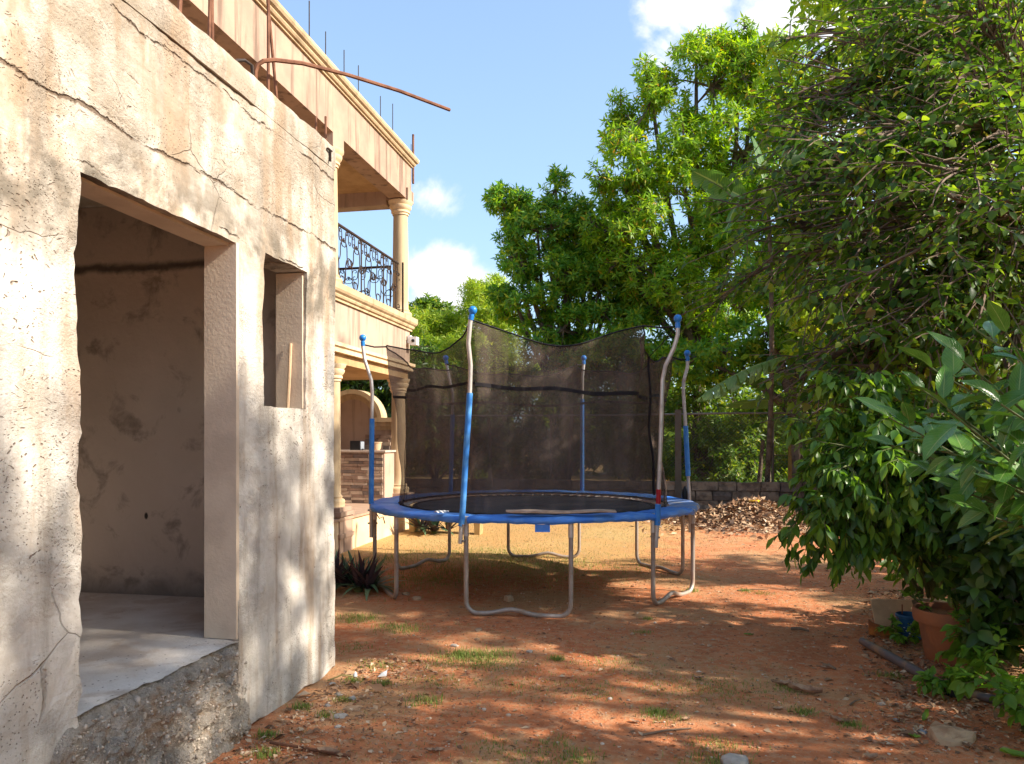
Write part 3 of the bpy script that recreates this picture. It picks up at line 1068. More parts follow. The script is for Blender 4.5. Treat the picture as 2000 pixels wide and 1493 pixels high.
def railing(p0, p1, label=None):
    p0, p1 = Vector(p0), Vector(p1)
    L = (p1 - p0).length
    d = (p1 - p0) / L
    ang = math.atan2(d.y, d.x) - math.pi / 2
    up = Vector((0, 0, 1))
    r = MB().tube([p0 + up * .92, p1 + up * .92], .022, 8).build('railing', MT['iron'], house, True)
    if label: r['label'] = label
    MB().tube([p0 + up * .10, p1 + up * .10], .012, 6).build('bottom_rail', MT['iron'], r)
    n = int(L / .23)
    for i in range(n + 1):
        c = p0 + d * (L * i / n)
        if i % 4 == 0:
            MB().tube([c, c + up * .92], .011, 6).build('baluster', MT['iron'], r)
        if i < n:
            c = p0 + d * (L * (i + .5) / n)
            link_mesh('scroll', S_BIG if i % 2 else S_BIGF, r, c + up * .31, (0, 0, ang))
            link_mesh('scroll', S_BIGF if i % 2 else S_BIG, r, c + d * .05 + up * .58, (0, 0, ang), (1, 1, .8))
            link_mesh('scroll', S_SM if i % 2 else S_SMF, r, c + up * .81, (0, 0, ang))
            link_mesh('scroll', S_SMF, r, c + d * .1 + up * .80, (0, 0, ang), .9)


railing((XH - .12, YN + .18, 3.66), (XH - .12, YF - .26, 3.66))
railing((XH - .34, YF - .05, 3.66), (-7.9, YF - .05, 3.66))
railing((XH - .12, 5.4, 3.66), (XH - .12, YN - .2, 3.66))
m = MB().box((XH - .06, YF - .235, 3.66), (XH - .035, YF - .21, 4.60))
m.build('railing_post', MT['iron'], house)

# starter bars on the roof of the house
for (px, y_t, y_b, r) in [(604, 2, 72, .008), (636, 62, 112, .007), (672, 98, 152, .007), (700, 128, 180, .007), (743, 188, 238, .007), (767, 203, 250, .007), (807, 263, 300, .022), (803, 282, 300, .006)]:
    u = (px - 1000) / 1500
    D = (-XH + .22) / (SN - CS * u)
    a, b = at(px, y_b, D), at(px, y_t, D)
    a.z = 6.32
    rebar([a, (a + b) / 2, b], r, house, 'iron' if r < .02 else 'rust')

# security camera on the corner
p = P(XH + .02, YF - .12, 3.27)
cm = thing('security_camera', 'small white security camera fixed on the house corner under the balcony', 'camera', p)
MB().box(p + P(.0, -.05, -.06), p + P(.05, .05, .08)).box(p + P(.05, -.08, -.09), p + P(.17, .06, .05)).build('housing', MT['white'], cm)
MB().tube([p + P(.11, -.079, -.02), p + P(.11, -.095, -.02)], .028, 12).build('lens', MT['black'], cm)

# =================================================================== OUTDOOR KITCHEN ON THE PORCH
CX0, CX1, CY0, CY1 = -7.4, -4.60, 12.15, 12.62
ZP = .475
ctr = thing('kitchen_counter', 'outdoor kitchen counter faced with strip stone tiles on the porch', 'counter', (-6, 12.3, ZP))
MB().box((CX0, CY0, ZP), (CX1, CY1, 1.33)).build('body', MT['stucco2'], ctr)
MB().box((CX0, CY0 - .04, 1.332), (CX1 + .03, CY1 + .03, 1.365)).build('countertop', MT['marble'], ctr)
rnd = random.Random(11)
tile_me = {}
zr = ZP + .01
while zr < 1.30:
    hh = rnd.choice([.05, .06, .065, .045])
    x = CX0 + .8 - rnd.uniform(0, .2)
    while x < CX1 - .03:
        ww = rnd.choice([.16, .22, .30, .26])
        x1 = min(x + ww, CX1 - .022)
        k = (round(x1 - x, 3), hh, rnd.choice('aabbcdd'))
        dpt = rnd.uniform(.008, .022)
        if x1 - x > .03:
            if k not in tile_me:
                mm_ = MB().box((0, -.02, 0), (k[0] - .006, 0, hh - .005))
                tile_me[k] = mesh_from('tile', mm_.v, mm_.f, MT['tile_' + k[2]])
            link_mesh('tile', tile_me[k], ctr, (x, CY0 - .002 + (.02 - dpt) * .5, zr))
        x += ww
    zr += hh

# arched garden wall behind the counter
aw = thing('arched_wall', 'peach garden wall with a cream arched moulding behind the counter', 'wall', (-6, 13.4, 0))
YB = 13.25
ac = at(668, 822, 13.6)
AX, AZ, AR = ac.x, 1.88, .52
pts = [(-8.5, 0), (-4.80, 0), (-4.80, 1.86), (AX + AR, 1.86)] + [(AX + AR * math.cos(a), AZ + AR * math.sin(a)) for a in [math.pi * k / 20 for k in range(21)]] + [(AX - AR, 1.86), (-8.5, 1.86)]
m = MB()
m.add([(x, YB, z) for x, z in pts] + [(x, YB + .2, z) for x, z in pts],
      [tuple(range(len(pts))), tuple(reversed(range(len(pts), 2 * len(pts))))] + [(i, i + len(pts), (i + 1) % len(pts) + len(pts), (i + 1) % len(pts)) for i in range(len(pts))])
m.build('wall', MT['stucco2'], aw)
m = MB()
sec = [(0, 0), (.0, .06), (.05, .06), (.05, .10), (.09, .10), (.09, .0)]     # (radial, out)
na = 28
for k in range(na + 1):
    a = math.pi * k / na
    for rr, oo in [(-.12, 0), (-.12, .03), (-.07, .035), (-.07, .06), (-.02, .06), (-.02, .09), (.06, .09), (.06, -.21), (0, -.21)]:
        m.v.append(P(AX + (AR + rr) * math.cos(a), YB - oo, AZ + (AR + rr) * math.sin(a)))
q = 9
for k in range(na):
    for j in range(q - 1):
        m.f.append((k * q + j, (k + 1) * q + j, (k + 1) * q + j + 1, k * q + j + 1))
m.build('arch_moulding', MT['trim'], aw, True)
m = MB()
for (x0, x1) in ((AX + AR - .1, -4.77), (-8.5, AX - AR + .1)):
    m.box((x0, YB - .03, 1.72), (x1, YB + .2, 1.78)).box((x0, YB - .06, 1.782), (x1, YB + .22, 1.86)).box((x0, YB - .10, 1.862), (x1, YB + .26, 1.94))
m.build('coping', MT['trim'], aw)
rnd = random.Random(3)
zr = 1.30
while zr < 1.70:
    x = AX + AR - .28
    while x < -5.0:
        ww = rnd.uniform(.10, .26)
        mm_ = MB().box((0, -.02, 0), (ww - .008, 0, .06))
        link_mesh('tile', mesh_from('tile', mm_.v, mm_.f, MT[rnd.choice(['tile_b', 'tile_a', 'tile_b', 'tile_c'])]), aw, (x, YB - .001, zr))
        x += ww
    zr += .068
    if zr > 1.62: break
# things on the counter
p = at(683, 882, 12.75)
p = P(p.x, 12.35, 1.365)
bx = thing('loudspeaker', 'small black box shaped speaker standing on the porch counter', 'speaker', p)
MB().box(p + P(-.12, -.08, 0), p + P(.06, .08, .16)).build('cabinet', MT['black'], bx)
MB().box(p + P(.06, -.075, .015), p + P(.072, .075, .145)).build('side_panel', MT['bluestone'], bx)
p = P(at(722, 880, 12.75).x, 12.35, 1.365)
pt = MB().lathe([(.055, 0), (.07, .03), (.085, .12), (.095, .125), (.095, .14), (.075, .14), (.06, .06)], p, 20).build('clay_bowl', MT['cream_board'], None, True)
tag(pt, 'small pale pot at the right end of the porch counter', 'pot')

# low bench beyond the trampoline, of which the legs show
p = on_ground(871, 1041)
bn = thing('wooden_bench', 'low tan wooden bench beyond the trampoline with two legs showing', 'bench', p)
m = MB().box(p + P(-.66, -.16, .40), p + P(.70, .16, .45))
m.build('seat', MT['tan'], bn)
for px, py in ((815, 1037), (928, 1046)):
    c = on_ground(px, py)
    c.y = p.y
    m = MB()
    w0, w1 = .045, .06
    m.add([c + P(-w0, -.11, 0), c + P(w0, -.11, 0), c + P(w0, .11, 0), c + P(-w0, .11, 0), c + P(-w1, -.13, .398), c + P(w1, -.13, .398), c + P(w1, .13, .398), c + P(-w1, .13, .398)],
          [(0, 3, 2, 1), (4, 5, 6, 7), (0, 1, 5, 4), (1, 2, 6, 5), (2, 3, 7, 6), (3, 0, 4, 7)])
    m.build('leg', MT['tan'], bn)

# =================================================================== STONE WALL AND FENCE AT THE BACK
WY = 17.35
sw = thing('stone_wall', 'low wall of rough brown stone blocks along the back of the yard', 'wall', (0, WY, 0))
MB().box((-12, WY + .03, -.05), (9, WY + .33, .585)).build('core', MT['mortar'], sw)
rnd = random.Random(21)
for row in range(3):
    x = -6.0 - row * .17
    z0 = row * .208
    while x < 6.4:
        ww = rnd.uniform(.30, .60)
        hh = .205 + rnd.uniform(-.012, .010)
        m = bmesh.new()
        bmesh.ops.create_cube(m, size=1)
        bmesh.ops.subdivide_edges(m, edges=m.edges, cuts=1, use_grid_fill=True)
        for v in m.verts:
            co = v.co
            v.co = Vector((co.x * (ww - .022), co.y * .26, co.z * (hh - .016)))
            v.co *= 1 - .05 * (abs(co.x) > .4) * (abs(co.z) > .4)
            v.co += Vector((rnd.uniform(-1, 1) * .012, rnd.uniform(-1, 1) * .016, rnd.uniform(-1, 1) * .008))
        me = bpy.data.meshes.new('stone')
        m.to_mesh(me)
        m.free()
        me.materials.append(MT[rnd.choice(['stonewall', 'stonewall', 'stonewall2'])])
        link_mesh('stone', me, sw, (x + ww / 2, WY + .10 + rnd.uniform(-.02, .02), z0 + hh / 2))
        x += ww

fn = thing('chain_link_fence', 'chain link fence with a thin top rail above the low stone wall', 'fence', (0, WY + .25, 0))
FY = WY + .26
m = MB().tube([(-7, FY, 2.10), (-1, FY, 2.09), (1.2, FY, 2.12), (5.5, FY, 2.11)], .024, 8)
m.build('top_rail', MT['wire'], fn, True)
for x in (-6.6, -4.5, -2.6, 2.3, 4.6):
    MB().tube([(x, FY, .3), (x, FY, 2.1)], .028, 8).build('post', MT['post'], fn, True)
pc = at(1325, 940, 16.6)
MB().box((pc.x - .07, WY - .08, 0), (pc.x + .07, WY - .02, 2.2)).build('post', MT['post'], fn)['label'] = 'broad dark steel post'
V, F = [], []
rr = .0025


def wire(a, b):
    k = len(V)
    n = Vector((0, 1, 0))
    d = (b - a).normalized()
    s_ = d.cross(n) * rr
    for p_ in (a, b):
        V.extend([p_ + s_, p_ + n * rr * 1.5 - s_ * .5, p_ - n * rr * 1.5 - s_ * .5])
    F.extend([(k, k + 1, k + 4, k + 3), (k + 1, k + 2, k + 5, k + 4), (k + 2, k, k + 3, k + 5)])


x = -8.5
while x < 6:
    for sg in (1, -1):
        a = Vector((x, FY, .6)); b = Vector((x + sg * 1.48, FY, 2.08))
        wire(a, b)
    x += .075
o = np_mesh('chain_link', np.array([list(v) for v in V]), np.array(F), MT['wire'], fn, kind='stuff')

# =================================================================== TRAMPOLINE
TD, TL = 8.427, .234
TRI = thing('trampoline', 'round blue padded trampoline with black safety net on six bent poles', 'trampoline',
            (-TD * SN + TL * CS, TD * CS + TL * SN, 0))


def tp(phi, r, z):
    a = R(phi)
    lat, D = TL + r * math.sin(a), TD - r * math.cos(a)
    return Vector((-D * SN + lat * CS, D * CS + lat * SN, z))


def tdepth(phi, r):
    return TD - r * math.cos(R(phi))


PH = [-22, 38.5, 98.5, 158, 217, 277]
RF = 1.715
# frame ring
MB().tube([tp(k * 5, RF, .855) for k in range(73)], .021, 8, cap=False).build('frame_ring', MT['galv'], TRI, True)
# jumping mat
m = MB()
rings = [0, .35, .7, 1.0, 1.2, 1.30]
for r in rings:
    for k in range(60):
        m.v.append(tp(k * 6, r, .842 - .012 * (1 - (r / 1.3) ** 2) + .003 * math.sin(k * .9 + r * 5)))
for i in range(len(rings) - 1):
    for k in range(60):
        k2 = (k + 1) % 60
        m.f.append((i * 60 + k, i * 60 + k2, (i + 1) * 60 + k2, (i + 1) * 60 + k))
m.build('jumping_mat', MT['mat'], TRI, True)
m = MB()
for k in range(61):
    for (r, z) in ((1.27, .848), (1.315, .848), (1.315, .836), (1.27, .836)):
        m.v.append(tp(k * 6, r, z))
for k in range(60):
    for j in range(4):
        a, b = k * 4 + j, k * 4 + (j + 1) % 4
        m.f.append((a, b, b + 4, a + 4))
m.build('mat_hem', MT['tape'], TRI)
# springs
sm = MB().tube([(0, 1.315, 0), (0, 1.34, .0), (0, 1.36, 0), (0, 1.64, 0), (0, 1.66, 0), (0, 1.70, 0)], [.002, .002, .009, .009, .002, .002], 6)
spring_me = mesh_from('spring', sm.v, sm.f, MT['galv'], True)
for k in range(72):
    link_mesh('spring', spring_me, TRI, ORG[TRI.name] + Vector((0, 0, .846)), (0, 0, 2 * math.pi * k / 72))
# safety pad in six sewn sections with a rolled outer edge
nr = random.Random(2)
wv = [nr.uniform(-1, 1) for _ in range(400)]


def pad_section(p0, p1, worn):
    m = MB()
    n = 24
    prof = [(1.455, .868), (1.50, .886), (1.60, .892), (1.70, .894), (1.745, .888), (1.765, .872), (1.772, .850), (1.768, .838), (1.758, .826), (1.750, .828), (1.752, .85), (1.735, .866), (1.46, .862)]
    for i in range(n + 1):
        ph = p0 + (p1 - p0) * i / n
        e = 1 - abs(2 * i / n - 1) ** 10
        sagk = .5 + .5 * math.sin(ph * .21 + 1)
        for j, (r, z) in enumerate(prof):
            ww = wv[int(abs(ph) * 2) % 400]
            dz = .003 * math.sin(ph * .55 + j) + .002 * ww - .008 * (1 - e) - (.006 if 1 <= j <= 5 else 0)
            if 6 <= j <= 9: dz += -.006 * sagk + .003 * math.sin(ph * 1.3)
            dr = .008 * math.sin(ph * .33) if j > 4 else .012 * math.sin(ph * .27 + .5)
            m.v.append(tp(ph, r + dr, z + dz))
    q = len(prof)
    for i in range(n):
        for j in range(q):
            m.f.append((i * q + j, i * q + (j + 1) % q, (i + 1) * q + (j + 1) % q, (i + 1) * q + j))
    m.f.append(tuple(range(q)))
    m.f.append(tuple(reversed([n * q + j for j in range(q)])))
    o = m.build('safety_pad', MT['pad_worn' if worn else 'pad'], TRI, True)
    if worn: o['label'] = 'faded section of the blue pad'


for k in range(6):
    a = PH[k] + 1
    b = (PH[k + 1] if k < 5 else PH[0] + 360) - .6
    if k == 1:
        pad_section(a, 62, False)
        pad_section(62.6, b, True)
    else:
        pad_section(a, b, False)


# U shaped legs
def leg(pa, pb, z0, bump, tilt=0.0):
    m = MB()
    A, B = tp(pa, RF, .84), tp(pb, RF, .84)
    ga, gb = ground_z(A.x, A.y) + .018 + z0, ground_z(B.x, B.y) + .018 + z0 + tilt
    d = (B - A).normalized()
    A0, B0 = Vector((A.x, A.y, ga)), Vector((B.x, B.y, gb))
    pts = [A, A * .5 + A0 * .5, A0 + Vector((0, 0, .13))]
    rc = .11
    for k in range(1, 6):
        t = k / 6 * math.pi / 2
        pts.append(A0 + d * (rc * (1 - math.cos(t))) + Vector((0, 0, .11 - rc * math.sin(t))))
    L = (B - A).length
    for k in range(0, 13):
        t = k / 12
        s_ = rc + (L - 2 * rc) * t
        z = ga + (gb - ga) * t + bump * math.exp(-((t - .42) / .2) ** 2) * 1.0
        p = A0 + d * s_
        pts.append(Vector((p.x, p.y, z)))
    for k in range(1, 6):
        t = (6 - k) / 6 * math.pi / 2
        pts.append(B0 - d * (rc * (1 - math.cos(t))) + Vector((0, 0, .11 - rc * math.sin(t))))
    pts += [B0 + Vector((0, 0, .13)), B * .5 + B0 * .5, B]
    o = m.tube(pts, .0215, 10).build('leg', MT['leg'], TRI, True)
    for X in (A, B):       # socket under the ring
        MB().tube([X + Vector((0, 0, .01)), X - Vector((0, 0, .14))], .0245, 10).build('leg_socket', MT['galv'], o, True)


for k in range(6):
    leg(PH[k], PH[k] + 31.5, 0.0, [.045, .05, .02, .05, .05, .03][k], [-.012, 0, 0, 0, 0, 0][k])


# bent poles with foam sleeves and ball caps
def pole(k, pix, sleeve, cap_s=.88):
    """pix: the bent centre line as seen in the photo, lowest point first; outward lean comes on top"""
    D = tdepth(PH[k], RF + .045)
    out = (tp(PH[k], 2, 0) - tp(PH[k], 1, 0))
    pts = []
    for px, py, o_ in pix:
        pts.append(at(px, py, D) + out * o_)
    o = MB().tube(pts, .0195, 10).build('pole', MT['galv'], TRI, True)
    if sleeve:
        m = MB()
        i0, i1 = sleeve
        m.tube(pts[i0:i1 + 1], .0275, 12)
        m.build('foam_sleeve', MT['foam'], o, True)
    t, t2 = pts[-1], pts[-2]
    d = (t - t2).normalized()
    c = MB()
    pr = [(.026, -.075), (.028, -.03), (.024, -.026), (.024, -.012), (.034, -.004), (.042, .016), (.043, .032), (.034, .052), (.018, .063), (.0, .066)]
    c.lathe([(r * cap_s, z * cap_s) for r, z in pr], (0, 0, 0), 16, cap=False)
    rot = d.to_track_quat('Z', 'Y').to_matrix()
    c.v = [rot @ v + t for v in c.v]
    c.build('cap', MT['cap'], o, True)
    # clamps on the leg
    for z in (.80, .66):
        a = tp(PH[k], RF - .03, z)
        b = tp(PH[k], RF + .075, z)
        w_ = a.cross(Vector((0, 0, 1))).normalized()
        MB().tube([a, b], .010, 6).build('clamp', MT['leg'], o)
    return pts


tips = []
tips.append(pole(0, [(899, 1062, 0), (901, 1028, 0), (904, 990, 0), (910, 890, 0), (917.5, 768, 0), (921, 715, .02), (919.5, 672, .05), (924, 632, .06), (928, 613, .06)], (1, 4)))
tips.append(pole(1, [(1281, 1070, 0), (1284, 1026, 0), (1285.5, 985, 0), (1290, 870, 0), (1294, 742, 0), (1300, 714, .0), (1313, 680, .02), (1317, 655, .04), (1317, 628, .04)], (1, 2)))
tips.append(pole(2, [(1348, 1040, 0), (1347, 985, 0), (1344, 930, 0), (1339, 832, 0), (1335, 772, 0), (1335, 746, 0), (1343, 716, 0), (1342.5, 694, 0)], (2, 3)))
tips.append(pole(3, [(1137, 1000, 0), (1137, 962, 0), (1137, 780, 0), (1138, 735, 0), (1139, 712, .03), (1138.5, 702, .04)], (1, 2)))
tips.append(pole(4, [(880, 1000, 0), (880, 962, 0), (884, 810, 0), (884, 768, 0), (879, 735, .03), (875, 702, .05)], (1, 2)))
tips.append(pole(5, [(725, 1050, 0), (725, 985, 0), (726.5, 818, 0), (727, 765, 0), (725, 742, 0), (712, 702, 0), (709, 680, 0), (708.5, 664, 0)], (1, 2)))
# printed sticker on the right front pole
a, b = at(1285.8, 984, tdepth(38.5, RF + .045)), at(1286.6, 956, tdepth(38.5, RF + .045))
MB().tube([a, b], .0215, 12).build('sticker', MT['red'], TRI, True)

# the net
NU, NV = 312, 46
Vn = np.zeros((NU, NV, 3))
zt_arr = []


def net_top(phi):
    """height and radius of the upper hem: up at the poles, sagging between them"""
    best = None
    for k in range(6):
        a = PH[k]
        b = PH[k + 1] if k < 5 else PH[0] + 360
        p = phi
        while p < a: p += 360
        while p >= a + 360: p -= 360
        if a <= p < b:
            t = (p - a) / (b - a)
            e = abs(2 * t - 1) ** 2.4
            zk = [.19, .16, .12, .16, .15, .18]
            hp = zk[k] * (1 - t) + zk[(k + 1) % 6] * t
            z = (2.45, 2.38, 2.355, 2.355, 2.36, 2.42)[k] + hp * e + .03 * math.sin(t * 9 + k)
            hexa = math.cos(R(30)) / math.cos(R((t - .5) * 60))
            return z, 1.50 * (.35 + .65 * hexa) * 1.0 - .02 + .13 * math.exp(-(min(t, 1 - t) / .07) ** 2)
    return 2.4, 1.4


for i in range(NU):
    ph = -22 + 360 * i / NU
    zt, rt = net_top(ph)
    for j in range(NV):
        v = j / (NV - 1)
        z = .868 + (zt - .868) * v
        r = 1.435 * (1 - v) + rt * v
        r -= .035 * math.sin(math.pi * v) + .012 * math.sin(v * 15 + ph * .11)
        r += (.010 * math.sin(ph * .9 + v * 3) + .008 * math.sin(ph * .37 + 1)) * (1 - .6 * v) + .004 * math.sin(ph * 1.9)
        Vn[i, j] = tp(ph, r, z)
idx_ = np.arange(NU * NV).reshape(NU, NV)
nxt = np.roll(idx_, -1, 0)
Fn = np.stack([idx_[:, :-1], nxt[:, :-1], nxt[:, 1:], idx_[:, 1:]], -1).reshape(-1, 4)
net = np_mesh('safety_net', Vn.reshape(-1, 3), Fn, MT['net'], TRI, True)
# hems, the sewn band at mid height and the zip of the door
MB().tube([Vector(Vn[i % NU, NV - 1]) for i in range(NU + 1)], .008, 5, cap=False).build('top_hem', MT['tape'], net, True)


def band(zf, hw, i0, i1, name, off=.006):
    m = MB()
    for i in range(i0, i1 + 1):
        ph = -22 + 360 * i / NU
        z = zf(ph)
        col_ = Vn[i % NU]
        for dz in (-hw, hw):
            zz_ = z + dz
            j = np.searchsorted(col_[:, 2], zz_)
            j = min(max(j, 1), NV - 1)
            t = (zz_ - col_[j - 1, 2]) / (col_[j, 2] - col_[j - 1, 2])
            p = Vector(col_[j - 1] * (1 - t) + col_[j] * t)
            o_ = p - ORG[TRI.name]
            o_.z = 0
            m.v.append(p + o_.normalized() * off)
    for i in range(i1 - i0):
        m.f.append((i * 2, i * 2 + 2, i * 2 + 3, i * 2 + 1))
    return m.build(name, MT['tape'], net)


band(lambda p: 2.02 + .055 * math.sin(R(p * 1.3 - 5) * -1) + .012 * math.sin(p * .21), .017, 0, 65, 'net_band')
band(lambda p: 2.00 + .02 * math.sin(p * .1), .014, 66, NU - 44, 'net_band')
band(lambda p: 2.07 + .012 * math.sin(p * .25), .013, NU - 43, NU, 'net_band')
iz = int((57 + 22) / 360 * NU)
m = MB()
m.tube([Vector(Vn[iz, j]) for j in range(4, NV)], .014, 6)
m.build('zip', MT['tape'], net, True)
m = MB()
m.tube([Vector(Vn[i % NU, 0]) for i in range(NU + 1)], .012, 6, cap=False)
m.build('bottom_hem', MT['tape'], net, True)
for k in range(6):
    i = int(round((PH[k] + 22) / 360 * NU)) % NU
    a = Vector(Vn[i, NV - 1])
    b = tips[k][-1] - Vector((0, 0, .05))
    MB().tube([a, (a + b) / 2 + Vector((0, 0, -.015)), b], .0085, 5).build('strap', MT['tape'], net)
MB().tube([Vector(Vn[iz, NV - 1]), tips[1][-1] - Vector((0, 0, .06))], .004, 5).build('strap', MT['tape'], net)

# hanging blue label under the pad, a dangling tie
c = tp(1, 1.757, .80)
rt_ = Vector((CS, SN, 0))
fw_ = Vector((-SN, CS, 0))
m = MB()
for dz, k in ((.02, 0), (-.03, .004), (-.045, .01)):
    for s_ in (-.065, .065):
        m.v.append(c + rt_ * s_ + Vector((0, 0, dz)) - fw_ * k)
        m.v.append(c + rt_ * s_ + Vector((0, 0, dz)) - fw_ * (k - .004))
m.f += [(0, 2, 6, 4), (1, 5, 7, 3), (4, 6, 10, 8), (5, 9, 11, 7), (8, 10, 11, 9), (0, 4, 5, 1), (4, 8, 9, 5), (2, 3, 7, 6), (6, 7, 11, 10), (0, 1, 3, 2)]
m.build('hanging_tag', MT['pad'], TRI)
a = tp(290, 1.72, .80)
MB().tube([a, a + Vector((.03, 0, -.05)), a + Vector((.07, 0, -.03)), a + Vector((.09, .0, -.10))], .006, 5).build('tie', MT['rust'], TRI)
a = tp(100, 1.76, .88)
MB().lathe([(.035, 0), (.04, .05), (.03, .10), (.012, .14), (0, .15)], a, 10, False).build('pole_boot', MT['black'], TRI, True)

# board and paper lying on the pad
A, B = at(988, 1003, 6.72), at(1203, 1004, 6.78)
A.z = B.z = .905
d = (B - A).normalized()
nn = d.cross(Vector((0, 0, 1)))
m = MB()
n = 16
for i in range(n + 1):
    t = i / n
    p = A + (B - A) * t
    wd = .055 + .012 * math.sin(t * 7) - (.045 * max(0, (.07 - t) / .07)) - (.03 * max(0, (t - .96) / .04))
    lift = .006 + .010 * math.sin(t * 5 + .6) ** 2 + .03 * max(0, .08 - t) * 4
    m.v += [p + nn * wd + Vector((0, 0, lift)), p - nn * wd + Vector((0, 0, lift + .012)), p - nn * wd + Vector((0, 0, lift + .019)), p + nn * wd + Vector((0, 0, lift + .010))]
for i in range(n):
    for j in range(4):
        m.f.append((i * 4 + j, i * 4 + (j + 1) % 4, (i + 1) * 4 + (j + 1) % 4, (i + 1) * 4 + j))
m.f += [(3, 2, 1, 0), (n * 4, n * 4 + 1, n * 4 + 2, n * 4 + 3)]
o = m.build('cardboard_strip', MT['card'], None, True)
tag(o, 'long brown strip of weathered board lying on the front of the blue pad', 'board')
p = at(862, 999, 6.86)
p.z = .892
rnd = random.Random(8)
m = MB()
for j in range(5):
    for i in range(7):
        m.v.append(p + rt_ * (i - 3) * .022 + fw_ * (j - 2) * .025 + Vector((0, 0, .012 + rnd.uniform(0, .022))))
for j in range(4):
    for i in range(6):
        a = j * 7 + i
        m.f.append((a, a + 1, a + 8, a + 7))
o = m.build('paper_scrap', MT['white'], None)
tag(o, 'crumpled pale paper scrap on the pad left of the front pole', 'paper')

# =================================================================== VEGETATION TOOLS
def unit(a):
    return a / np.maximum(np.linalg.norm(a, axis=-1, keepdims=True), 1e-9)


def leaf_arrays(B, D, N, L, W, fold=.18, curl=.12):
    D = unit(D)
    S = unit(np.cross(D, N))
    N = np.cross(S, D)
    L = L[:, None]
    W = W[:, None]
    mid = B + D * L * .48 - N * curl * L * .15
    l1 = B + D * L * .38 + S * W * .5 + N * fold * W
    r1 = B + D * L * .38 - S * W * .5 + N * fold * W
    tip = B + D * L - N * curl * L
    V = np.stack([B, r1, tip, l1, mid], 1).reshape(-1, 3)
    k = np.arange(len(B))[:, None] * 5
    F = np.concatenate([k + np.array([0, 1, 4]), k + np.array([1, 2, 4]), k + np.array([4, 2, 3]), k + np.array([0, 4, 3])], 0)
    return V, F


def leaf_arrays_fine(B, D, N, L, W, fold=.16, curl=.22):
    """a rounder, curved leaf with a folded midrib"""
    D = unit(D)
    S = unit(np.cross(D, N))
    N = np.cross(S, D)
    L = L[:, None]
    W = W[:, None]
    rows = [B]
    for t, w_ in ((.18, .62), (.42, 1.0), (.70, .70)):
        c = B + D * L * t - N * curl * L * t * t
        rows += [c + S * W * .5 * w_ + N * fold * W * w_, c, c - S * W * .5 * w_ + N * fold * W * w_]
    rows.append(B + D * L * .98 - N * curl * L)
    V = np.stack(rows, 1).reshape(-1, 3)
    f = [(0, 2, 1), (0, 3, 2)]
    for a in (1, 4):
        f += [(a, a + 1, a + 4), (a, a + 4, a + 3), (a + 1, a + 2, a + 5), (a + 1, a + 5, a + 4)]
    f += [(7, 8, 10), (8, 9, 10)]
    k = np.arange(len(B))[:, None, None] * 11
    return V, (k + np.array(f)[None]).reshape(-1, 3)


def leaf_obj(name, parts, mat, parent, kind=None, fine=False):
    """parts: list of (B, D, N, L, W)"""
    B, D, N, L, W = [np.concatenate([p[i] for p in parts]) for i in range(5)]
    V, F = (leaf_arrays_fine if fine else leaf_arrays)(B, D, N, L, W)
    return np_mesh(name, V, F, mat, parent, kind=kind, smooth=fine)


def rosettes(C, A, per, L, W, rng, spread=(35, 105), droop=.25, lvar=.3, stem=.12):
    """leaf whorls round the axes A at the points C"""
    n = len(C)
    A = unit(A)
    ref = np.where(np.abs(A[:, 2:3]) < .9, np.array([[0, 0, 1.0]]), np.array([[1.0, 0, 0]]))
    u = unit(np.cross(A, ref))
    v = np.cross(A, u)
    i = np.repeat(np.arange(n), per)
    k = np.tile(np.arange(per), n)
    psi = k * 2.39996 + rng.uniform(0, .6, n * per) + i * 1.7
    al = np.radians(spread[0] + (spread[1] - spread[0]) * (k + rng.uniform(-.6, .6, n * per)) / max(1, per - 1))
    rad = u[i] * np.cos(psi)[:, None] + v[i] * np.sin(psi)[:, None]
    D = A[i] * np.cos(al)[:, None] + rad * np.sin(al)[:, None]
    D[:, 2] -= droop * rng.uniform(.4, 1.4, n * per)
    N = A[i] * np.sin(al)[:, None] - rad * np.cos(al)[:, None] + rng.normal(0, .25, (n * per, 3))
    ll = L * rng.uniform(1 - lvar, 1 + lvar, n * per)
    B = C[i] - A[i] * (k / per * stem)[:, None]
    return B, unit(D), N, ll, W * ll / L * rng.uniform(.8, 1.15, n * per)


def clump_points(blobs, n_total, rng, sub=9, subr=(.32, .5)):
    """lumpy crown: every blob carries smaller lumps at its skin, the shoots sit on those"""
    C, A, lumps = [], [], []
    wsum = sum(b[1][0] * b[1][1] + b[1][1] * b[1][2] + b[1][0] * b[1][2] for b in blobs)
    for c, r in blobs:
        share = (r[0] * r[1] + r[1] * r[2] + r[0] * r[2]) / wsum
        n = max(6, int(n_total * share))
        r = np.array(r)
        d = unit(rng.normal(size=(sub, 3)))
        rad = rng.uniform(.45, .85, (sub, 1))
        sc = np.array(c)[None] + d * rad * r
        sr = rng.uniform(*subr, (sub, 1)) * r
        which = rng.integers(0, sub, n)
        dd = unit(rng.normal(size=(n, 3)) + d[which] * .5)
        rr_ = (.6 + .4 * np.sqrt(rng.uniform(0, 1, (n, 1)))) * rng.uniform(.9, 1.18, (n, 1))
        p = sc[which] + dd * rr_ * sr[which]
        C.append(p)
        A.append(unit(dd + np.array([0, 0, .55]) + d[which] * .4 + rng.normal(0, .3, (n, 3))))
        lumps.append((np.array(c), sc, p, which))
    return np.concatenate(C), np.concatenate(A), lumps


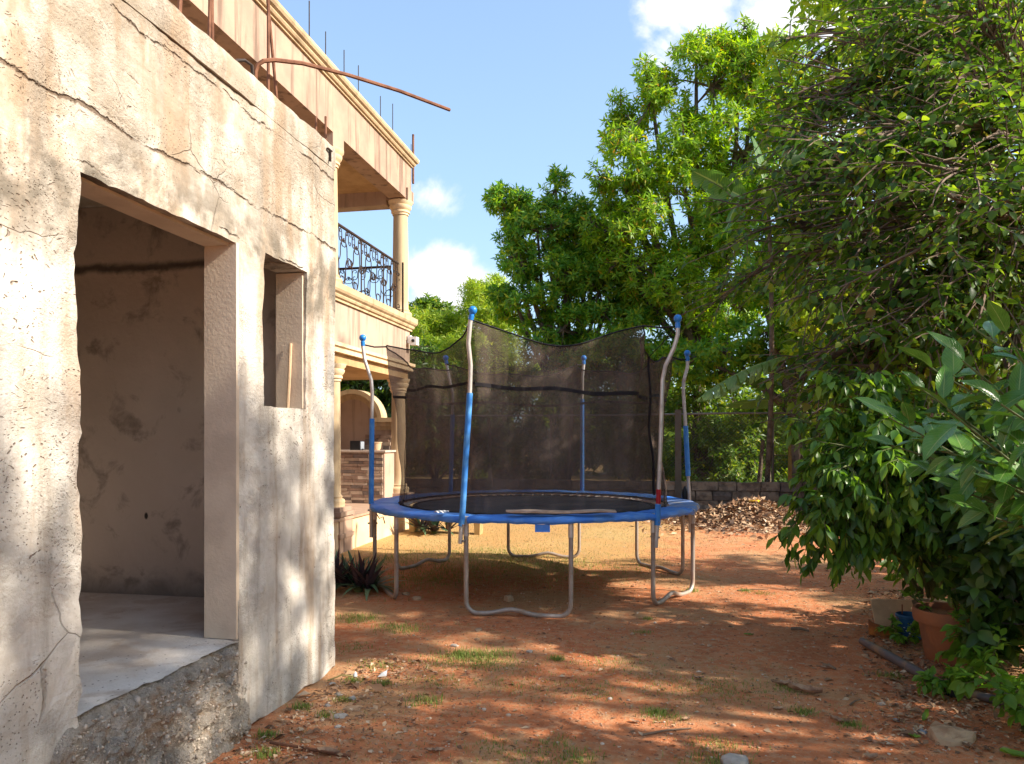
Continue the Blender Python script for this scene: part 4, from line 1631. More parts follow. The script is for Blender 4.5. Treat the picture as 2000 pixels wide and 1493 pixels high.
def tree(name, label, cat, base, blobs, n_shoots, per, L, W, leafmat, seed, trunk_r=.14, bark='bark', group=None, twigs=14, fork=.45, fine=False, **kw):
    rng = np.random.default_rng(seed)
    pr = random.Random(seed)
    base = Vector(base)
    t = thing(name, label, cat, base, group)
    C, A, lumps = clump_points(blobs, n_shoots, rng, kw.pop('sub', 9), kw.pop('subr', (.32, .5)))
    keep = C[:, 2] > .05
    C, A = C[keep], A[keep]
    top = sum((Vector(b[0]) for b in blobs), Vector()) / len(blobs)
    f = base + (top - base) * fork
    m = MB()
    m.tube(bez(base - Vector((0, 0, .05)), f, 7, 0, .05, pr), [trunk_r * (1.15 - .09 * k) for k in range(7)], 8)
    m.build('trunk', MT[bark], t, True)
    mbr = MB()
    for (c, sc, p, which) in lumps:
        cc_ = Vector(c)
        mbr.tube(bez(f - Vector((0, 0, pr.uniform(0, .3))), cc_, 7, -.03, .10, pr), [trunk_r * (.62 - .07 * k) for k in range(7)], 6)
        for q, s_ in enumerate(sc):
            s_ = Vector(s_)
            mbr.tube(bez(cc_, s_, 5, .02, .08, pr), [trunk_r * .2, trunk_r * .17, trunk_r * .14, trunk_r * .11, trunk_r * .08], 5)
            sel = np.nonzero(which == q)[0]
            for e in sel[:twigs]:
                mbr.tube(bez(s_, Vector(p[e]), 4, .03, .1, pr), [trunk_r * .07, trunk_r * .055, trunk_r * .04, trunk_r * .02], 4, cap=False)
    mbr.build('branches', MT[bark], t)
    leaf_obj('crown', [rosettes(C, A, per, L, W, rng, **kw)], LEAF[leafmat], t, fine=fine)
    return t


def twig_plant(name, label, cat, base, limbs, leafmat, seed, n_side=12, side_len=(.5, 1.1), n_twig=6, twig_len=(.18, .4), per=8, L=.085, W=.048,
               droop=.15, leaf_droop=.2, ang=(.3, .9), bark='bark_red', tmin=.22, r0=.05, group=None, extra=None, trunk=None, tw_r=.009, n_bare=0):
    """limbs with side shoots and twigs, leaves set alternately along the twigs"""
    rng = np.random.default_rng(seed)
    pr = random.Random(seed)
    t = thing(name, label, cat, base, group)
    mb_l, mb_t = MB(), MB()
    parts = []

    def rot_dir(d, a):
        q = Vector(rng.normal(size=3))
        q = (q - d * q.dot(d)).normalized()
        return (d * math.cos(a) + q * math.sin(a)).normalized()

    def leaves_on(pts):
        n = per
        P_ = np.array([list(p) for p in pts])
        tt_ = np.linspace(.15, 1.0, n)
        x = tt_ * (len(P_) - 1)
        k = np.clip(x.astype(int), 0, len(P_) - 2)
        B = P_[k] + (P_[k + 1] - P_[k]) * (x - k)[:, None]
        T = unit(P_[k + 1] - P_[k])
        side = unit(np.cross(T, np.array([0, 0, 1.0]) + rng.normal(0, .35, (n, 3))))
        sg = np.where(np.arange(n) % 2 == 0, 1.0, -1.0)[:, None]
        D = T * .55 + side * sg * .8 + rng.normal(0, .25, (n, 3))
        D[-1] = T[-1]
        D[:, 2] -= leaf_droop * rng.uniform(.3, 1.6, n)
        N = np.array([0, 0, 1.0]) + rng.normal(0, .45, (n, 3))
        ll = L * rng.uniform(.65, 1.25, n)
        parts.append((B, unit(D), N, ll, W / L * ll * rng.uniform(.8, 1.2, n)))

    for (a, b, sag) in limbs:
        pts = bez(a, b, 9, sag, .07, pr)
        mb_l.tube(pts, [r0 * (1 - .095 * k) for k in range(9)], 6)
        Ll = (Vector(b) - Vector(a)).length
        for s_ in range(n_bare):
            k = pr.randrange(2, 8)
            p = pts[k]
            d = (pts[k + 1] - pts[k]).normalized()
            sd = rot_dir(d, pr.uniform(.1, .45))
            ln = pr.uniform(.5, 1.3)
            mb_t.tube(bez(p, p + sd * ln - Vector((0, 0, .05 * ln)), 7, .06, .07, pr), [tw_r * x for x in (.9, .8, .72, .62, .52, .4, .25)], 4, cap=False)
        for s_ in range(n_side):
            x = (tmin + (1 - tmin) * (s_ + pr.random()) / n_side) * 8
            k = min(int(x), 7)
            p = pts[k].lerp(pts[k + 1], x - k)
            d = (pts[k + 1] - pts[k]).normalized()
            sd = rot_dir(d, pr.uniform(*ang))
            ln = pr.uniform(*side_len)
            e = p + sd * ln - Vector((0, 0, droop * ln))
            sp = bez(p, e, 6, .08, .08, pr)
            mb_t.tube(sp, [tw_r * x for x in (1, .9, .72, .6, .45, .33)], 4, cap=False)
            leaves_on(sp[3:])
            for q in range(n_twig):
                y = (.2 + .8 * (q + pr.random()) / n_twig) * 5
                kk = min(int(y), 4)
                pp = sp[kk].lerp(sp[kk + 1], y - kk)
                dd = rot_dir((sp[kk + 1] - sp[kk]).normalized(), pr.uniform(.3, 1.0))
                l2 = pr.uniform(*twig_len)
                ee = pp + dd * l2 - Vector((0, 0, droop * 1.4 * l2))
                tp_ = bez(pp, ee, 4, .06, .08, pr)
                mb_t.tube(tp_, [tw_r * x for x in (.47, .4, .33, .22)], 3, cap=False)
                leaves_on(tp_)
    if trunk:
        mb_l.tube(trunk[0], trunk[1], 9)
    mb_l.build('trunk' if trunk else 'stems', MT[bark], t, True)
    mb_t.build('twigs', MT[bark], t)['kind'] = 'stuff'
    if extra: parts += extra(rng)
    leaf_obj('crown', parts, LEAF[leafmat], t, fine=True)
    return t


def blob(px, py, D, rx, rz, ry=None):
    p = at(px, py, D)
    return (tuple(p), (rx, ry or rx, rz))


# =================================================================== TREES BEYOND THE FENCE
p = at(1380, 940, 19.5)
tree('mango_tree', 'tallest tree, with bright whorled leaves, rising behind the fence right of centre', 'tree', (p.x, p.y, 0),
     [blob(1240, 250, 19, .95, 1.1), blob(1215, 350, 19, .85, .9), blob(1270, 175, 19.4, .8, .8), blob(1330, 330, 19.5, 1.3, 1.3), blob(1390, 170, 19.5, 1.2, 1.1), blob(1470, 140, 19.5, 1.1, 1.0),
      blob(1450, 300, 19.5, 1.5, 1.4), blob(1250, 450, 19, 1.0, .9), blob(1360, 450, 19, 1.4, 1.1), blob(1480, 430, 19.5, 1.4, 1.2), blob(1540, 230, 20, 1.2, 1.2), blob(1300, 560, 19, 1.2, .9), blob(1420, 590, 19.5, 1.4, 1.0), blob(1192, 450, 19.4, .8, .7), blob(1235, 530, 19.4, .9, .8), blob(1360, 95, 19.8, .6, .5), blob(1440, 85, 19.8, .7, .5)],
     5400, 10, .17, .052, 'mango', 31, .2, twigs=10, droop=.28, sub=12)
p = at(1090, 940, 20.5)
tree('broadleaf_tree', 'leafy tree left of the tallest one, rising above the net', 'tree', (p.x, p.y, 0),
     [blob(1000, 410, 20, .62, .6), blob(975, 380, 20, .35, .35), blob(1085, 370, 20.3, .42, .62), blob(1050, 450, 20, .9, .8), blob(1010, 510, 20, .75, .6), blob(1120, 480, 20.5, 1.0, .8), blob(1180, 440, 20.5, .8, .7), blob(1080, 560, 20, 1.1, .75), blob(1170, 570, 20, 1.0, .8),
      blob(1010, 600, 20, .9, .65), blob(1100, 645, 19.6, 1.1, .6), blob(1210, 650, 19.6, 1.0, .7), blob(1132, 425, 20.3, .65, .55), blob(1042, 415, 20.2, .6, .5), blob(1150, 520, 20.2, .8, .6), blob(1205, 520, 20, .9, .8), blob(1140, 695, 19.6, .9, .5), blob(1240, 600, 20, .9, .7), blob(1280, 690, 19.4, 1.0, .6)],
     4200, 10, .165, .056, 'mango2', 37, .16, twigs=10, droop=.2, sub=11)
p = at(900, 940, 25)
tree('feathery_thicket', 'bright yellow green feathery thicket beside the house corner', 'tree', (p.x, p.y, 0),
     [blob(850, 650, 25, 1.1, .9), blob(930, 610, 25, 1.2, 1.0), blob(900, 690, 24.5, 1.6, 1.1), blob(990, 640, 25, 1.2, 1.1), blob(930, 575, 25, .7, .5), blob(840, 720, 24, 1.3, 1.0), blob(1000, 720, 24, 1.5, 1.0), blob(965, 570, 25.5, .6, .5)],
     3200, 10, .19, .036, 'bright', 41, .1, twigs=10, droop=.15)
p = at(850, 930, 29)
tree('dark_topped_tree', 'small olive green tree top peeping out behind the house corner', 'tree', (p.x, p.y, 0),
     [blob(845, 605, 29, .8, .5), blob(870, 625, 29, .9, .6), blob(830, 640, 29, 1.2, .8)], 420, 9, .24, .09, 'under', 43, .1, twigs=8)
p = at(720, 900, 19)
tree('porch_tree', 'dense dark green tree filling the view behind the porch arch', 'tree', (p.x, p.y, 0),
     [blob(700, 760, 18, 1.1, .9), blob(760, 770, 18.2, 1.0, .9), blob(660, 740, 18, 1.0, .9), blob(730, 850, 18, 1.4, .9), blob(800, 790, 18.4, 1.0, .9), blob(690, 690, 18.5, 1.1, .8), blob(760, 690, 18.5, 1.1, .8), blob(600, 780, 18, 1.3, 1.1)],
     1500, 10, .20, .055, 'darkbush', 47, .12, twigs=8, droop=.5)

names = [(850, 'dark shrub behind the fence, seen through the left end of the net', 19.0, 790, .95), (985, 'shrub behind the fence left of the back net poles', 18.8, 800, 1.0), (1110, 'shrub behind the fence and the back right pole of the net', 19.0, 780, 1.05),
         (1235, 'dense shrub behind the fence at the right end of the net', 18.8, 790, 1.0), (1365, 'shrub behind the fence beside the broad steel post', 18.9, 830, .95), (1470, 'low shrub behind the fence left of the banana stem', 19.1, 850, .9), (1600, 'shrub behind the fence right of the banana stem', 19.3, 830, 1.1)]
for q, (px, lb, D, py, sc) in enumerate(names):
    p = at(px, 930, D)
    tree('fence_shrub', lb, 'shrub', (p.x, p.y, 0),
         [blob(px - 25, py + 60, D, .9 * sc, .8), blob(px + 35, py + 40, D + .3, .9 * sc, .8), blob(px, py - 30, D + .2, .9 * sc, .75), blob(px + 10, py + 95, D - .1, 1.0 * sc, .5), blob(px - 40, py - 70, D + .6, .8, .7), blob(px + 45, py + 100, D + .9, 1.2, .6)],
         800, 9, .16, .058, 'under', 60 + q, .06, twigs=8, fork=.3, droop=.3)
# upright bare stems among them
for q, (px, py0, py1, lb) in enumerate([(1105, 935, 800, 'thin leaning bare trunk behind the fence in the middle of the net'), (955, 935, 815, 'thin straight bare trunk behind the fence at the left of the net'),
                                        (1503, 935, 850, 'thin pale bare trunk behind the fence'), (1478, 935, 860, 'thin leaning dark trunk behind the fence')]):
    a, b = at(px, py0, 17.9), at(px + (12 if q in (0, 3) else 0), py1, 17.9)
    a.z = 0
    tr_ = MB().tube(bez(a, b, 5, 0, .03), [.06, .055, .05, .045, .04], 8).build('bare_tree', MT['bark'], None, True)
    tag(tr_, lb, 'tree')
# a small palm behind the net
p = at(1000, 935, 18.2)
pal = thing('small_palm', 'small fan of palm fronds behind the fence, seen through the net', 'palm', (p.x, p.y, 0))
rng = np.random.default_rng(5)
parts = []
m = MB()
for k in range(15):
    a = 2 * math.pi * k / 15 + rng.uniform(-.1, .1)
    o_ = Vector((math.cos(a), math.sin(a), 0))
    top = Vector((p.x, p.y, .75))
    e = top + o_ * rng.uniform(.6, .95) + Vector((0, 0, rng.uniform(.2, 1.0)))
    pts = bez(top, e, 9, .15, 0)
    m.tube(pts, .008, 4)
    P_ = np.array([list(x) for x in pts])
    for sgn in (-1, 1):
        B = P_[1:]
        T = unit(P_[1:] - P_[:-1])
        S_ = np.cross(T, np.array([0, 0, 1.0])) * sgn
        parts.append((B, T * .6 + S_ + np.array([0, 0, -.1]), np.tile([0, 0, 1.0], (8, 1)), np.full(8, .28), np.full(8, .022)))
m.tube([(p.x, p.y, 0), (p.x, p.y, .75)], .07, 8)
m.build('stem', MT['stem'], pal)
leaf_obj('fronds', parts, LEAF['under'], pal)

# far-off wood that closes the view
rng = np.random.default_rng(99)
bl = []
for k in range(46):
    x = -16 + k * .85
    bl.append(((x, 32 + rng.uniform(-2, 3), rng.uniform(1.0, 3.0)), (1.8, 1.6, 2.0 + rng.uniform(0, .8))))
for k in range(20):
    bl.append(((rng.uniform(11, 15), 3 + k * 1.35, rng.uniform(1.2, 3.2)), (1.8, 1.6, 2.2)))
C, A, _ = clump_points(bl, 7600, rng)
keep = C[:, 2] > 0
wd = leaf_obj('far_wood', [rosettes(C[keep], A[keep], 9, .42, .15, rng)], LEAF['wood'], None, kind='stuff')

# =================================================================== BANANA PLANTS
def banana_leaf_mesh(L, W, tear, droop, seed, fold=.3, arch=.5):
    rr = random.Random(seed)
    n = 26
    vs, fs, uvs = [], [], []
    mid = []
    for i in range(n + 1):
        t = i / n
        a = arch * t * 1.4
        x = L * (t * (1 - .18 * arch * t))
        z = -L * arch * .55 * t * t
        mid.append(Vector((x, 0, z)))

    def wid(t): return W * .5 * max(.03, (math.sin(math.pi * min(1, t * 1.02 + .02)) ** .55))
    for sgn in (-1, 1):
        k = 0
        while k < n:
            st = rr.choice([1, 2, 3]) if tear else 6
            e = min(n, k + st)
            dr = droop * rr.uniform(.6, 1.5)
            sk = rr.uniform(-.04, .06) if tear else 0
            for i in range(k, e):
                q = []
                for ii, g_ in ((i, .006 if tear and i == k else 0), (i + 1, -.006 if tear and i + 1 == e else 0)):
                    t = ii / n
                    c = mid[ii]
                    w_ = wid(t)
                    for f_ in (0, .5, 1):
                        ang = fold - dr * f_
                        p_ = c + Vector((sk * f_ + .25 * w_ * f_ + g_ * f_ * 3, sgn * w_ * f_ * math.cos(ang), w_ * f_ * math.sin(ang) * (1 if dr < 1.2 else 1.1)))
                        q.append((p_, (.5 + sgn * .5 * f_, t * 2)))
                b = len(vs)
                vs += [x[0] for x in q]
                uvs += [x[1] for x in q]
                fs += [(b, b + 3, b + 4, b + 1), (b + 1, b + 4, b + 5, b + 2)] if sgn > 0 else [(b, b + 1, b + 4, b + 3), (b + 1, b + 2, b + 5, b + 4)]
            k = e
    me = mesh_from('leaf', vs, fs, MT['bananaleaf'], True)
    uvl = me.uv_layers.new(name='UVMap')
    for lp in me.loops:
        uvl.data[lp.index].uv = uvs[lp.vertex_index]
    return me


def aim(o_, d, up=(0, 0, 1), roll=0.0):
    d = Vector(d).normalized()
    y = Vector(up).cross(d).normalized()
    z = d.cross(y)
    mtx = Matrix((d, y, z)).transposed().to_4x4()
    mtx = mtx @ Matrix.Rotation(roll, 4, 'X')
    o_.rotation_euler = mtx.to_euler()


def banana(name, label, base, stem_top, specs, seed, r=.10, stem='banana_stem'):
    base, stem_top = Vector(base), Vector(stem_top)
    t = thing(name, label, 'banana plant', base)
    MB().tube(bez(base, stem_top, 7, 0, .03, random.Random(seed)), [r, r * .97, r * .92, r * .86, r * .8, r * .7, r * .5], 10).build('stem', MT[stem], t, True)
    for k, (a, b, W, tear, dr, arch, roll) in enumerate(specs):
        a, b = Vector(a), Vector(b)
        L = (b - a).length
        me = banana_leaf_mesh(L, W, tear, dr, seed + k, arch=arch)
        o_ = link_mesh('leaf', me, t, a)
        d = (b - a).normalized() + Vector((0, 0, arch * .5))
        aim(o_, d, roll=roll)
        MB().tube(bez(stem_top, a, 5, .05, .02, random.Random(k)), .02, 5).build('leaf_stalk', MT['stem'], t)
    return t


p0 = at(1547, 935, 18.0)
p0.z = 0
tp0 = at(1545, 775, 17.6)
banana('banana_plant', 'banana plant with a torn pale leaf arching left, behind the fence', p0, tp0,
       [(at(1535, 695, 15.2), at(1345, 782, 14.4), .60, True, 1.5, .35, 0), (at(1548, 780, 17.4), at(1410, 792, 16.8), .50, False, .5, .1, .5), (at(1550, 770, 17.4), at(1500, 850, 16.8), .42, True, .6, .5, 0),
        (at(1552, 765, 17.5), at(1600, 640, 17.8), .5, False, .4, .2, .9), (at(1553, 770, 17.5), at(1665, 755, 17.4), .5, True, .8, .5, 0), (at(1545, 765, 17.4), at(1490, 690, 17.8), .5, False, .4, .2, -.6),
        (at(1540, 760, 17.3), at(1430, 735, 16.5), .5, True, .7, .3, .3)], 5)
p0 = at(1495, 935, 17.2)
p0.z = 0
banana('banana_plant', 'tall banana plant with big leaves poking out high in the tree crowns', p0, at(1500, 400, 15.6),
       [(at(1456, 388, 14.2), at(1335, 338, 13.8), .60, False, .9, .2, 1.0), (at(1452, 380, 14.2), at(1410, 450, 13.9), .55, False, .8, .3, .2), (at(1530, 330, 14.2), at(1592, 245, 13.8), .66, False, .2, .1, 1.35),
        (at(1505, 390, 16.4), at(1480, 250, 16.8), .45, False, .4, .2, .5)], 15, .06, 'bark')

# =================================================================== TREES AND SHRUBS OF THE RIGHT HAND SIDE
tb = at(2110, 1100, 7.6)
tb.z = 0
LT = lambda z: Vector((tb.x, tb.y, z))
ends = [(1420, 440, 7.6), (1415, 510, 7.8), (1600, 640, 7.0), (1470, 350, 7.4), (1530, 290, 7.2), (1560, 210, 7.6), (1620, 150, 7.6), (1600, 60, 8.6), (1560, 480, 6.6), (1600, 600, 6.6),
        (1620, 700, 6.7), (1650, 770, 6.2), (1700, 560, 6.2), (1680, 400, 6.4), (1720, 260, 6.6), (1800, 480, 5.8), (1840, 330, 6.0), (1760, 90, 7.6), (1680, -40, 8.4), (1850, 150, 6.6), (1920, 560, 5.8), (1930, 420, 5.9), (1920, 60, 6.8), (1900, 240, 6.4), (1820, 620, 6.0), (1740, 690, 6.6), (1950, 700, 6.2), (1630, 330, 8.4), (1640, 500, 8.6), (1780, -30, 7.0)]
lim = []
for k, e in enumerate(ends):
    if e[0] < 1610: e = (e[0] + 105, e[1], e[2])
    b = at(*e)
    a = LT(max(1.2, min(6.4, b.z * .55 + 1.4 + (k % 3) * .25)))
    lim.append((a, b, .10 if b.z > 3 else .16))
twig_plant('tangled_tree', 'big tree of brown tangled branches and small leaves filling the upper right', 'tree', tb, lim, 'vine', 71, n_side=14, side_len=(.45, 1.15), n_twig=7, twig_len=(.2, .45), per=6,
           L=.092, W=.054, droop=.13, ang=(.2, .75), tmin=.25, r0=.046, tw_r=.014, n_bare=14, trunk=([LT(-.05), LT(1.6) + Vector((.1, .05, 0)), LT(3.4) + Vector((-.05, 0, 0)), LT(5.2), LT(6.8)], [.22, .18, .15, .11, .06]))
p = at(1850, 930, 13.5)
tree('backlit_tree', 'tall backlit tree behind the tangled branches at the upper right', 'tree', (p.x, p.y, 0),
     [blob(1650, 60, 13.5, 1.2, 1.1), blob(1760, 120, 14, 1.4, 1.2), blob(1900, 60, 14, 1.5, 1.3), blob(1600, 420, 14.5, 1.0, 1.0), blob(1720, 480, 14.5, 1.3, 1.1), blob(1880, 300, 14.5, 1.4, 1.2), blob(1900, 550, 14.5, 1.4, 1.2), blob(1640, 620, 14.5, 1.2, 1.0),
      blob(1800, 680, 14.5, 1.4, 1.0), blob(1990, 420, 14.5, 1.5, 1.6), blob(1980, 750, 14.5, 1.4, 1.2), blob(1690, -60, 14, 1.3, 1.0), blob(1850, -80, 14, 1.4, 1.0)],
     1700, 9, .21, .085, 'bright', 73, .2, twigs=10, droop=.25)
p = at(1560, 945, 16.5)
tree('leafy_tree', 'leafy tree between the tallest tree and the tangled branches', 'tree', (p.x, p.y, 0),
     [blob(1480, 520, 17, 1.1, .9), blob(1560, 440, 17, 1.1, 1.0), blob(1600, 560, 17, 1.2, 1.0), blob(1500, 640, 17.2, 1.1, .8), blob(1590, 680, 17, 1.1, .8), blob(1420, 690, 17.6, 1.0, .7), blob(1550, 330, 17.4, 1.0, .9), blob(1660, 640, 17, 1.1, 1.0), blob(1640, 330, 17.4, 1.1, 1.0), blob(1360, 700, 17.8, .9, .6)],
     2600, 10, .16, .060, 'mango2', 74, .14, twigs=9, droop=.25, sub=10)
p = at(1750, 940, 16)
tree('yard_corner_bush', 'leafy bush in the back right corner of the yard behind the leaf heap', 'shrub', (p.x, p.y, 0),
     [blob(1640, 800, 15.8, .9, .8), blob(1720, 820, 15.8, 1.0, .9), blob(1810, 830, 15.6, 1.1, .9), blob(1680, 900, 15.4, .9, .5), blob(1900, 860, 15.4, 1.2, .9), blob(1780, 920, 15.2, 1.0, .5)],
     800, 9, .18, .07, 'under', 75, .08, twigs=8, fork=.3)

tree('added_shade_bush', 'unseen dense bush added right of the view to shade the yard', 'shrub', (5.0, 9.4, 0),  # unseen bush, added to shade the ground right of the trampoline
     [((4.9, 9.2, 1.5), (.9, .8, .9)), ((5.0, 8.5, 2.5), (.9, .8, .9)), ((4.9, 10.1, 1.3), (.9, .7, .8)), ((5.1, 9.6, 2.6), (.9, .8, .8)), ((5.0, 7.6, 1.6), (.9, .8, .9)), ((5.2, 9.0, 3.6), (.9, .9, .7))],
     1100, 9, .12, .055, 'under', 76, .06, twigs=6, fork=.3)

# shrub with hanging shoots
sb = at(1800, 1150, 5.9)
sb.z = 0
SB = lambda z, dx=0: Vector((sb.x + dx, sb.y, z))
ends = [(1535, 1085, 5.5), (1560, 1050, 5.5), (1590, 1105, 5.4), (1640, 1098, 5.4), (1690, 1085, 5.4), (1730, 1085, 5.5), (1765, 1070, 5.5), (1620, 1040, 5.5), (1575, 975, 5.6), (1570, 920, 5.7), (1600, 870, 5.7), (1640, 835, 5.7), (1690, 830, 5.7), (1640, 960, 5.4), (1690, 900, 5.5), (1700, 980, 5.3),
        (1740, 900, 5.4), (1760, 1000, 5.3), (1620, 1000, 5.3), (1680, 1010, 5.3), (1740, 1040, 5.4), (1800, 960, 5.3), (1790, 1000, 5.5), (1850, 880, 5.3)]
twig_plant('drooping_shrub', 'shrub with drooping leafy shoots hanging low over the yard at the right', 'shrub', sb,
           [(SB(.35 + (k % 4) * .2, (k % 3) * .05), at(*e) + Vector((.10, 0, .30)), .36) for k, e in enumerate(ends)], 'droop', 77,
           n_side=9, side_len=(.14, .34), n_twig=4, twig_len=(.08, .18), per=6, L=.105, W=.043, droop=.30, leaf_droop=.75, ang=(.3, 1.2), bark='stem', tmin=.45, r0=.016)
# dark bush at the right edge
p = at(2070, 1250, 5.4)
p.z = 0
tree('dark_bush', 'dark leafy bush behind the pots at the right edge', 'shrub', p,
     [blob(1830, 1000, 5.5, .42, .40), blob(1900, 1080, 5.1, .42, .40), blob(1980, 980, 5.1, .5, .5), blob(1890, 920, 5.4, .45, .4), blob(1960, 1150, 4.9, .40, .35), blob(2040, 1100, 5.0, .5, .5), blob(1780, 930, 5.7, .4, .35), blob(1990, 860, 5.4, .5, .45), blob(2060, 1000, 4.8, .5, .7), blob(1900, 1000, 6.0, .6, .55), blob(2000, 1220, 4.9, .35, .25), blob(1950, 1130, 5.9, .5, .35), blob(2020, 1170, 5.6, .5, .3), blob(1880, 1110, 6.4, .45, .3)],
     1000, 8, .12, .058, 'darkbush', 79, .035, twigs=10, fork=.4, droop=.45, sub=7, fine=True)
# small leafy seedlings at the lower right
for q, (px, py, D, h, n_, lb) in enumerate([(1945, 1290, 4.45, .38, 5, 'bright leafy seedlings hanging over the terracotta pot at the right edge'), (1965, 1370, 4.15, .30, 4, 'low leafy seedling at the right edge beside the pipe end'),
                                            (1845, 1345, 4.75, .17, 2, 'small seedling with round leaves growing over the grey pipe'), (1765, 1245, 5.75, .14, 2, 'tiny leafy sprout in front of the blue bucket')]):
    b0_ = on_ground(px + 40 if q < 2 else px, py + (60 if q < 2 else 10))
    pr = random.Random(q)
    lm_ = []
    for k in range(n_ * 2):
        a = b0_ + Vector((pr.uniform(-.03, .03), pr.uniform(-.03, .03), 0))
        an = pr.uniform(0, 6.28)
        lm_.append((a, a + Vector((math.cos(an) * h * .7, math.sin(an) * h * .7, h * pr.uniform(.5, 1.0))), .15))
    twig_plant('seedling', lb, 'plant', b0_, lm_, 'seed', 90 + q, n_side=4, side_len=(h * .25, h * .5), n_twig=2, twig_len=(h * .15, h * .3), per=4, L=.085 if q < 2 else .055, W=.05 if q < 2 else .034, droop=.1, leaf_droop=.35, bark='stem', tmin=.35, r0=.006)

# trees standing beside the camera, which shade the yard and the wall
tree('shade_tree', 'leafy tree beside the yard just right of the view', 'tree', (4.6, 4.2, 0),
     [((4.0, 3.0, 4.7), (1.3, 1.3, 1.3)), ((3.9, 1.95, 4.9), (1.0, 1.0, 1.2)), ((3.8, 2.1, 3.9), (.9, .9, 1.0)), ((4.1, 4.9, 4.9), (1.2, 1.2, 1.2)), ((4.6, 4.0, 5.4), (1.4, 1.4, 1.0)), ((4.4, 2.4, 3.2), (1.3, 1.2, 1.1)), ((4.6, 5.0, 3.4), (1.1, 1.1, 1.1)), ((5.2, 3.8, 2.0), (1.2, 1.8, 1.1)), ((4.0, 3.6, 3.6), (1.0, 1.2, 1.0)), ((4.4, 6.6, 2.7), (.9, .8, .9)), ((4.3, 6.4, 4.1), (.9, .8, .8)), ((3.5, 5.1, 1.9), (.8, .9, .7)), ((3.4, 3.7, 1.7), (.8, .9, .7)), ((3.6, 2.2, 1.8), (.8, .9, .8))],
     2000, 10, .125, .055, 'mango2', 101, .13, twigs=8)
tree('shade_tree', 'leafy tree beside the yard right of the camera', 'tree', (4.8, .6, 0),
     [((4.2, 1.0, 4.8), (1.3, 1.3, 1.2)), ((4.4, -.8, 4.6), (1.3, 1.3, 1.2)), ((4.8, .2, 5.4), (1.2, 1.4, .8)), ((4.6, .8, 3.2), (1.3, 1.3, 1.1)), ((4.8, -.9, 3.0), (1.3, 1.3, 1.1)), ((5.2, 0, 1.8), (1.1, 1.8, 1.1))],
     1400, 10, .125, .055, 'mango2', 103, .13, twigs=8)

# glossy broad-leaved shrub close by
def big_leaf_mesh(seed):
    rr = random.Random(seed)
    n = 8
    vs, fs, uvs = [], [], []
    cv, fo, tw = rr.uniform(.15, .5), rr.uniform(.1, .4), rr.uniform(-.25, .25)
    for i in range(n + 1):
        t = i / n
        w_ = .23 * math.sin(math.pi * min(1, t ** .85)) ** .8 * (1.0 if t < .75 else 1 - .25 * (t - .75) / .25)
        if i in (0, n): w_ = .004
        c = Vector((t, 0, -cv * t * t * .5))
        wave = .02 * math.sin(t * 9 + seed)
        for f_ in (-1, -.5, 0, .5, 1):
            p_ = c + Vector((0, w_ * f_ * math.cos(tw * t), abs(f_) * w_ * fo + wave * abs(f_) + w_ * f_ * math.sin(tw * t)))
            vs.append(p_)
            uvs.append((.5 + .5 * f_, t))
    for i in range(n):
        for j in range(4):
            a = i * 5 + j
            fs.append((a, a + 5, a + 6, a + 1))
    b = len(vs)
    for k in range(2):       # stalk
        vs += [Vector((-.16 + .17 * k, -.008, 0)), Vector((-.16 + .17 * k, .008, 0)), Vector((-.16 + .17 * k, 0, .012))]
        uvs += [(.5, 0)] * 3
    fs += [(b, b + 1, b + 4, b + 3), (b + 1, b + 2, b + 5, b + 4), (b + 2, b, b + 3, b + 5)]
    me = mesh_from('leaf', vs, fs, MT['bigleaf'], True)
    uvl = me.uv_layers.new(name='UVMap')
    for lp in me.loops:
        uvl.data[lp.index].uv = uvs[lp.vertex_index]
    return me


BL = [big_leaf_mesh(k) for k in range(6)]
pr = random.Random(4)
gb = Vector((2.45, 3.75, 0))
gp = thing('broad_leaved_shrub', 'glossy shrub with large broad green leaves close by at the right', 'shrub', gb)
stems = [(1775, 835, 3.5, 10), (1735, 815, 3.6, 9), (1880, 705, 3.3, 10), (1965, 650, 3.15, 10), (1850, 800, 3.15, 11), (1955, 790, 3.0, 10), (1835, 880, 3.3, 9), (1930, 930, 3.2, 9), (1990, 720, 3.4, 9), (1900, 850, 3.4, 9), (1800, 760, 3.7, 8), (1985, 870, 3.2, 8), (1880, 960, 3.4, 9), (1940, 1010, 3.3, 9), (1990, 960, 3.1, 8), (1850, 940, 3.6, 8), (1740, 870, 3.8, 8), (1820, 720, 3.8, 8), (1900, 640, 3.6, 8)]
mst = MB()
for (px, py, D, n_) in stems:
    e = at(px, py, D)
    pts = bez(gb + Vector((pr.uniform(-.15, .15), pr.uniform(-.15, .15), .75)), e, 10, .06, .06, pr)
    mst.tube(pts, [.011 - .0008 * k for k in range(10)], 6)
    n_ = int(n_ * 1.45)
    for k in range(n_):
        x = (.42 + .58 * (k + .6) / n_) * 9
        kk = min(int(x), 8)
        q = pts[kk].lerp(pts[kk + 1], x - kk)
        d = (pts[kk + 1] - pts[kk]).normalized()
        an = k * 2.4 + pr.uniform(-.4, .4)
        u1 = d.orthogonal().normalized()
        u2 = d.cross(u1)
        ld = d * pr.uniform(.25, .6) + (u1 * math.cos(an) + u2 * math.sin(an)) + Vector((-.15, -.1, pr.uniform(-.5, .12)))
        if k == n_ - 1: ld = d + Vector((0, 0, .2))
        s_ = pr.uniform(.12, .22)
        o_ = link_mesh('leaf', BL[pr.randrange(6)], gp, q + ld.normalized() * .16 * s_)
        aim(o_, ld, (pr.uniform(-.45, .25), pr.uniform(-.6, .1), 1), pr.uniform(-.3, .3))
        o_.scale = (s_, s_ * pr.uniform(.85, 1.1), s_)
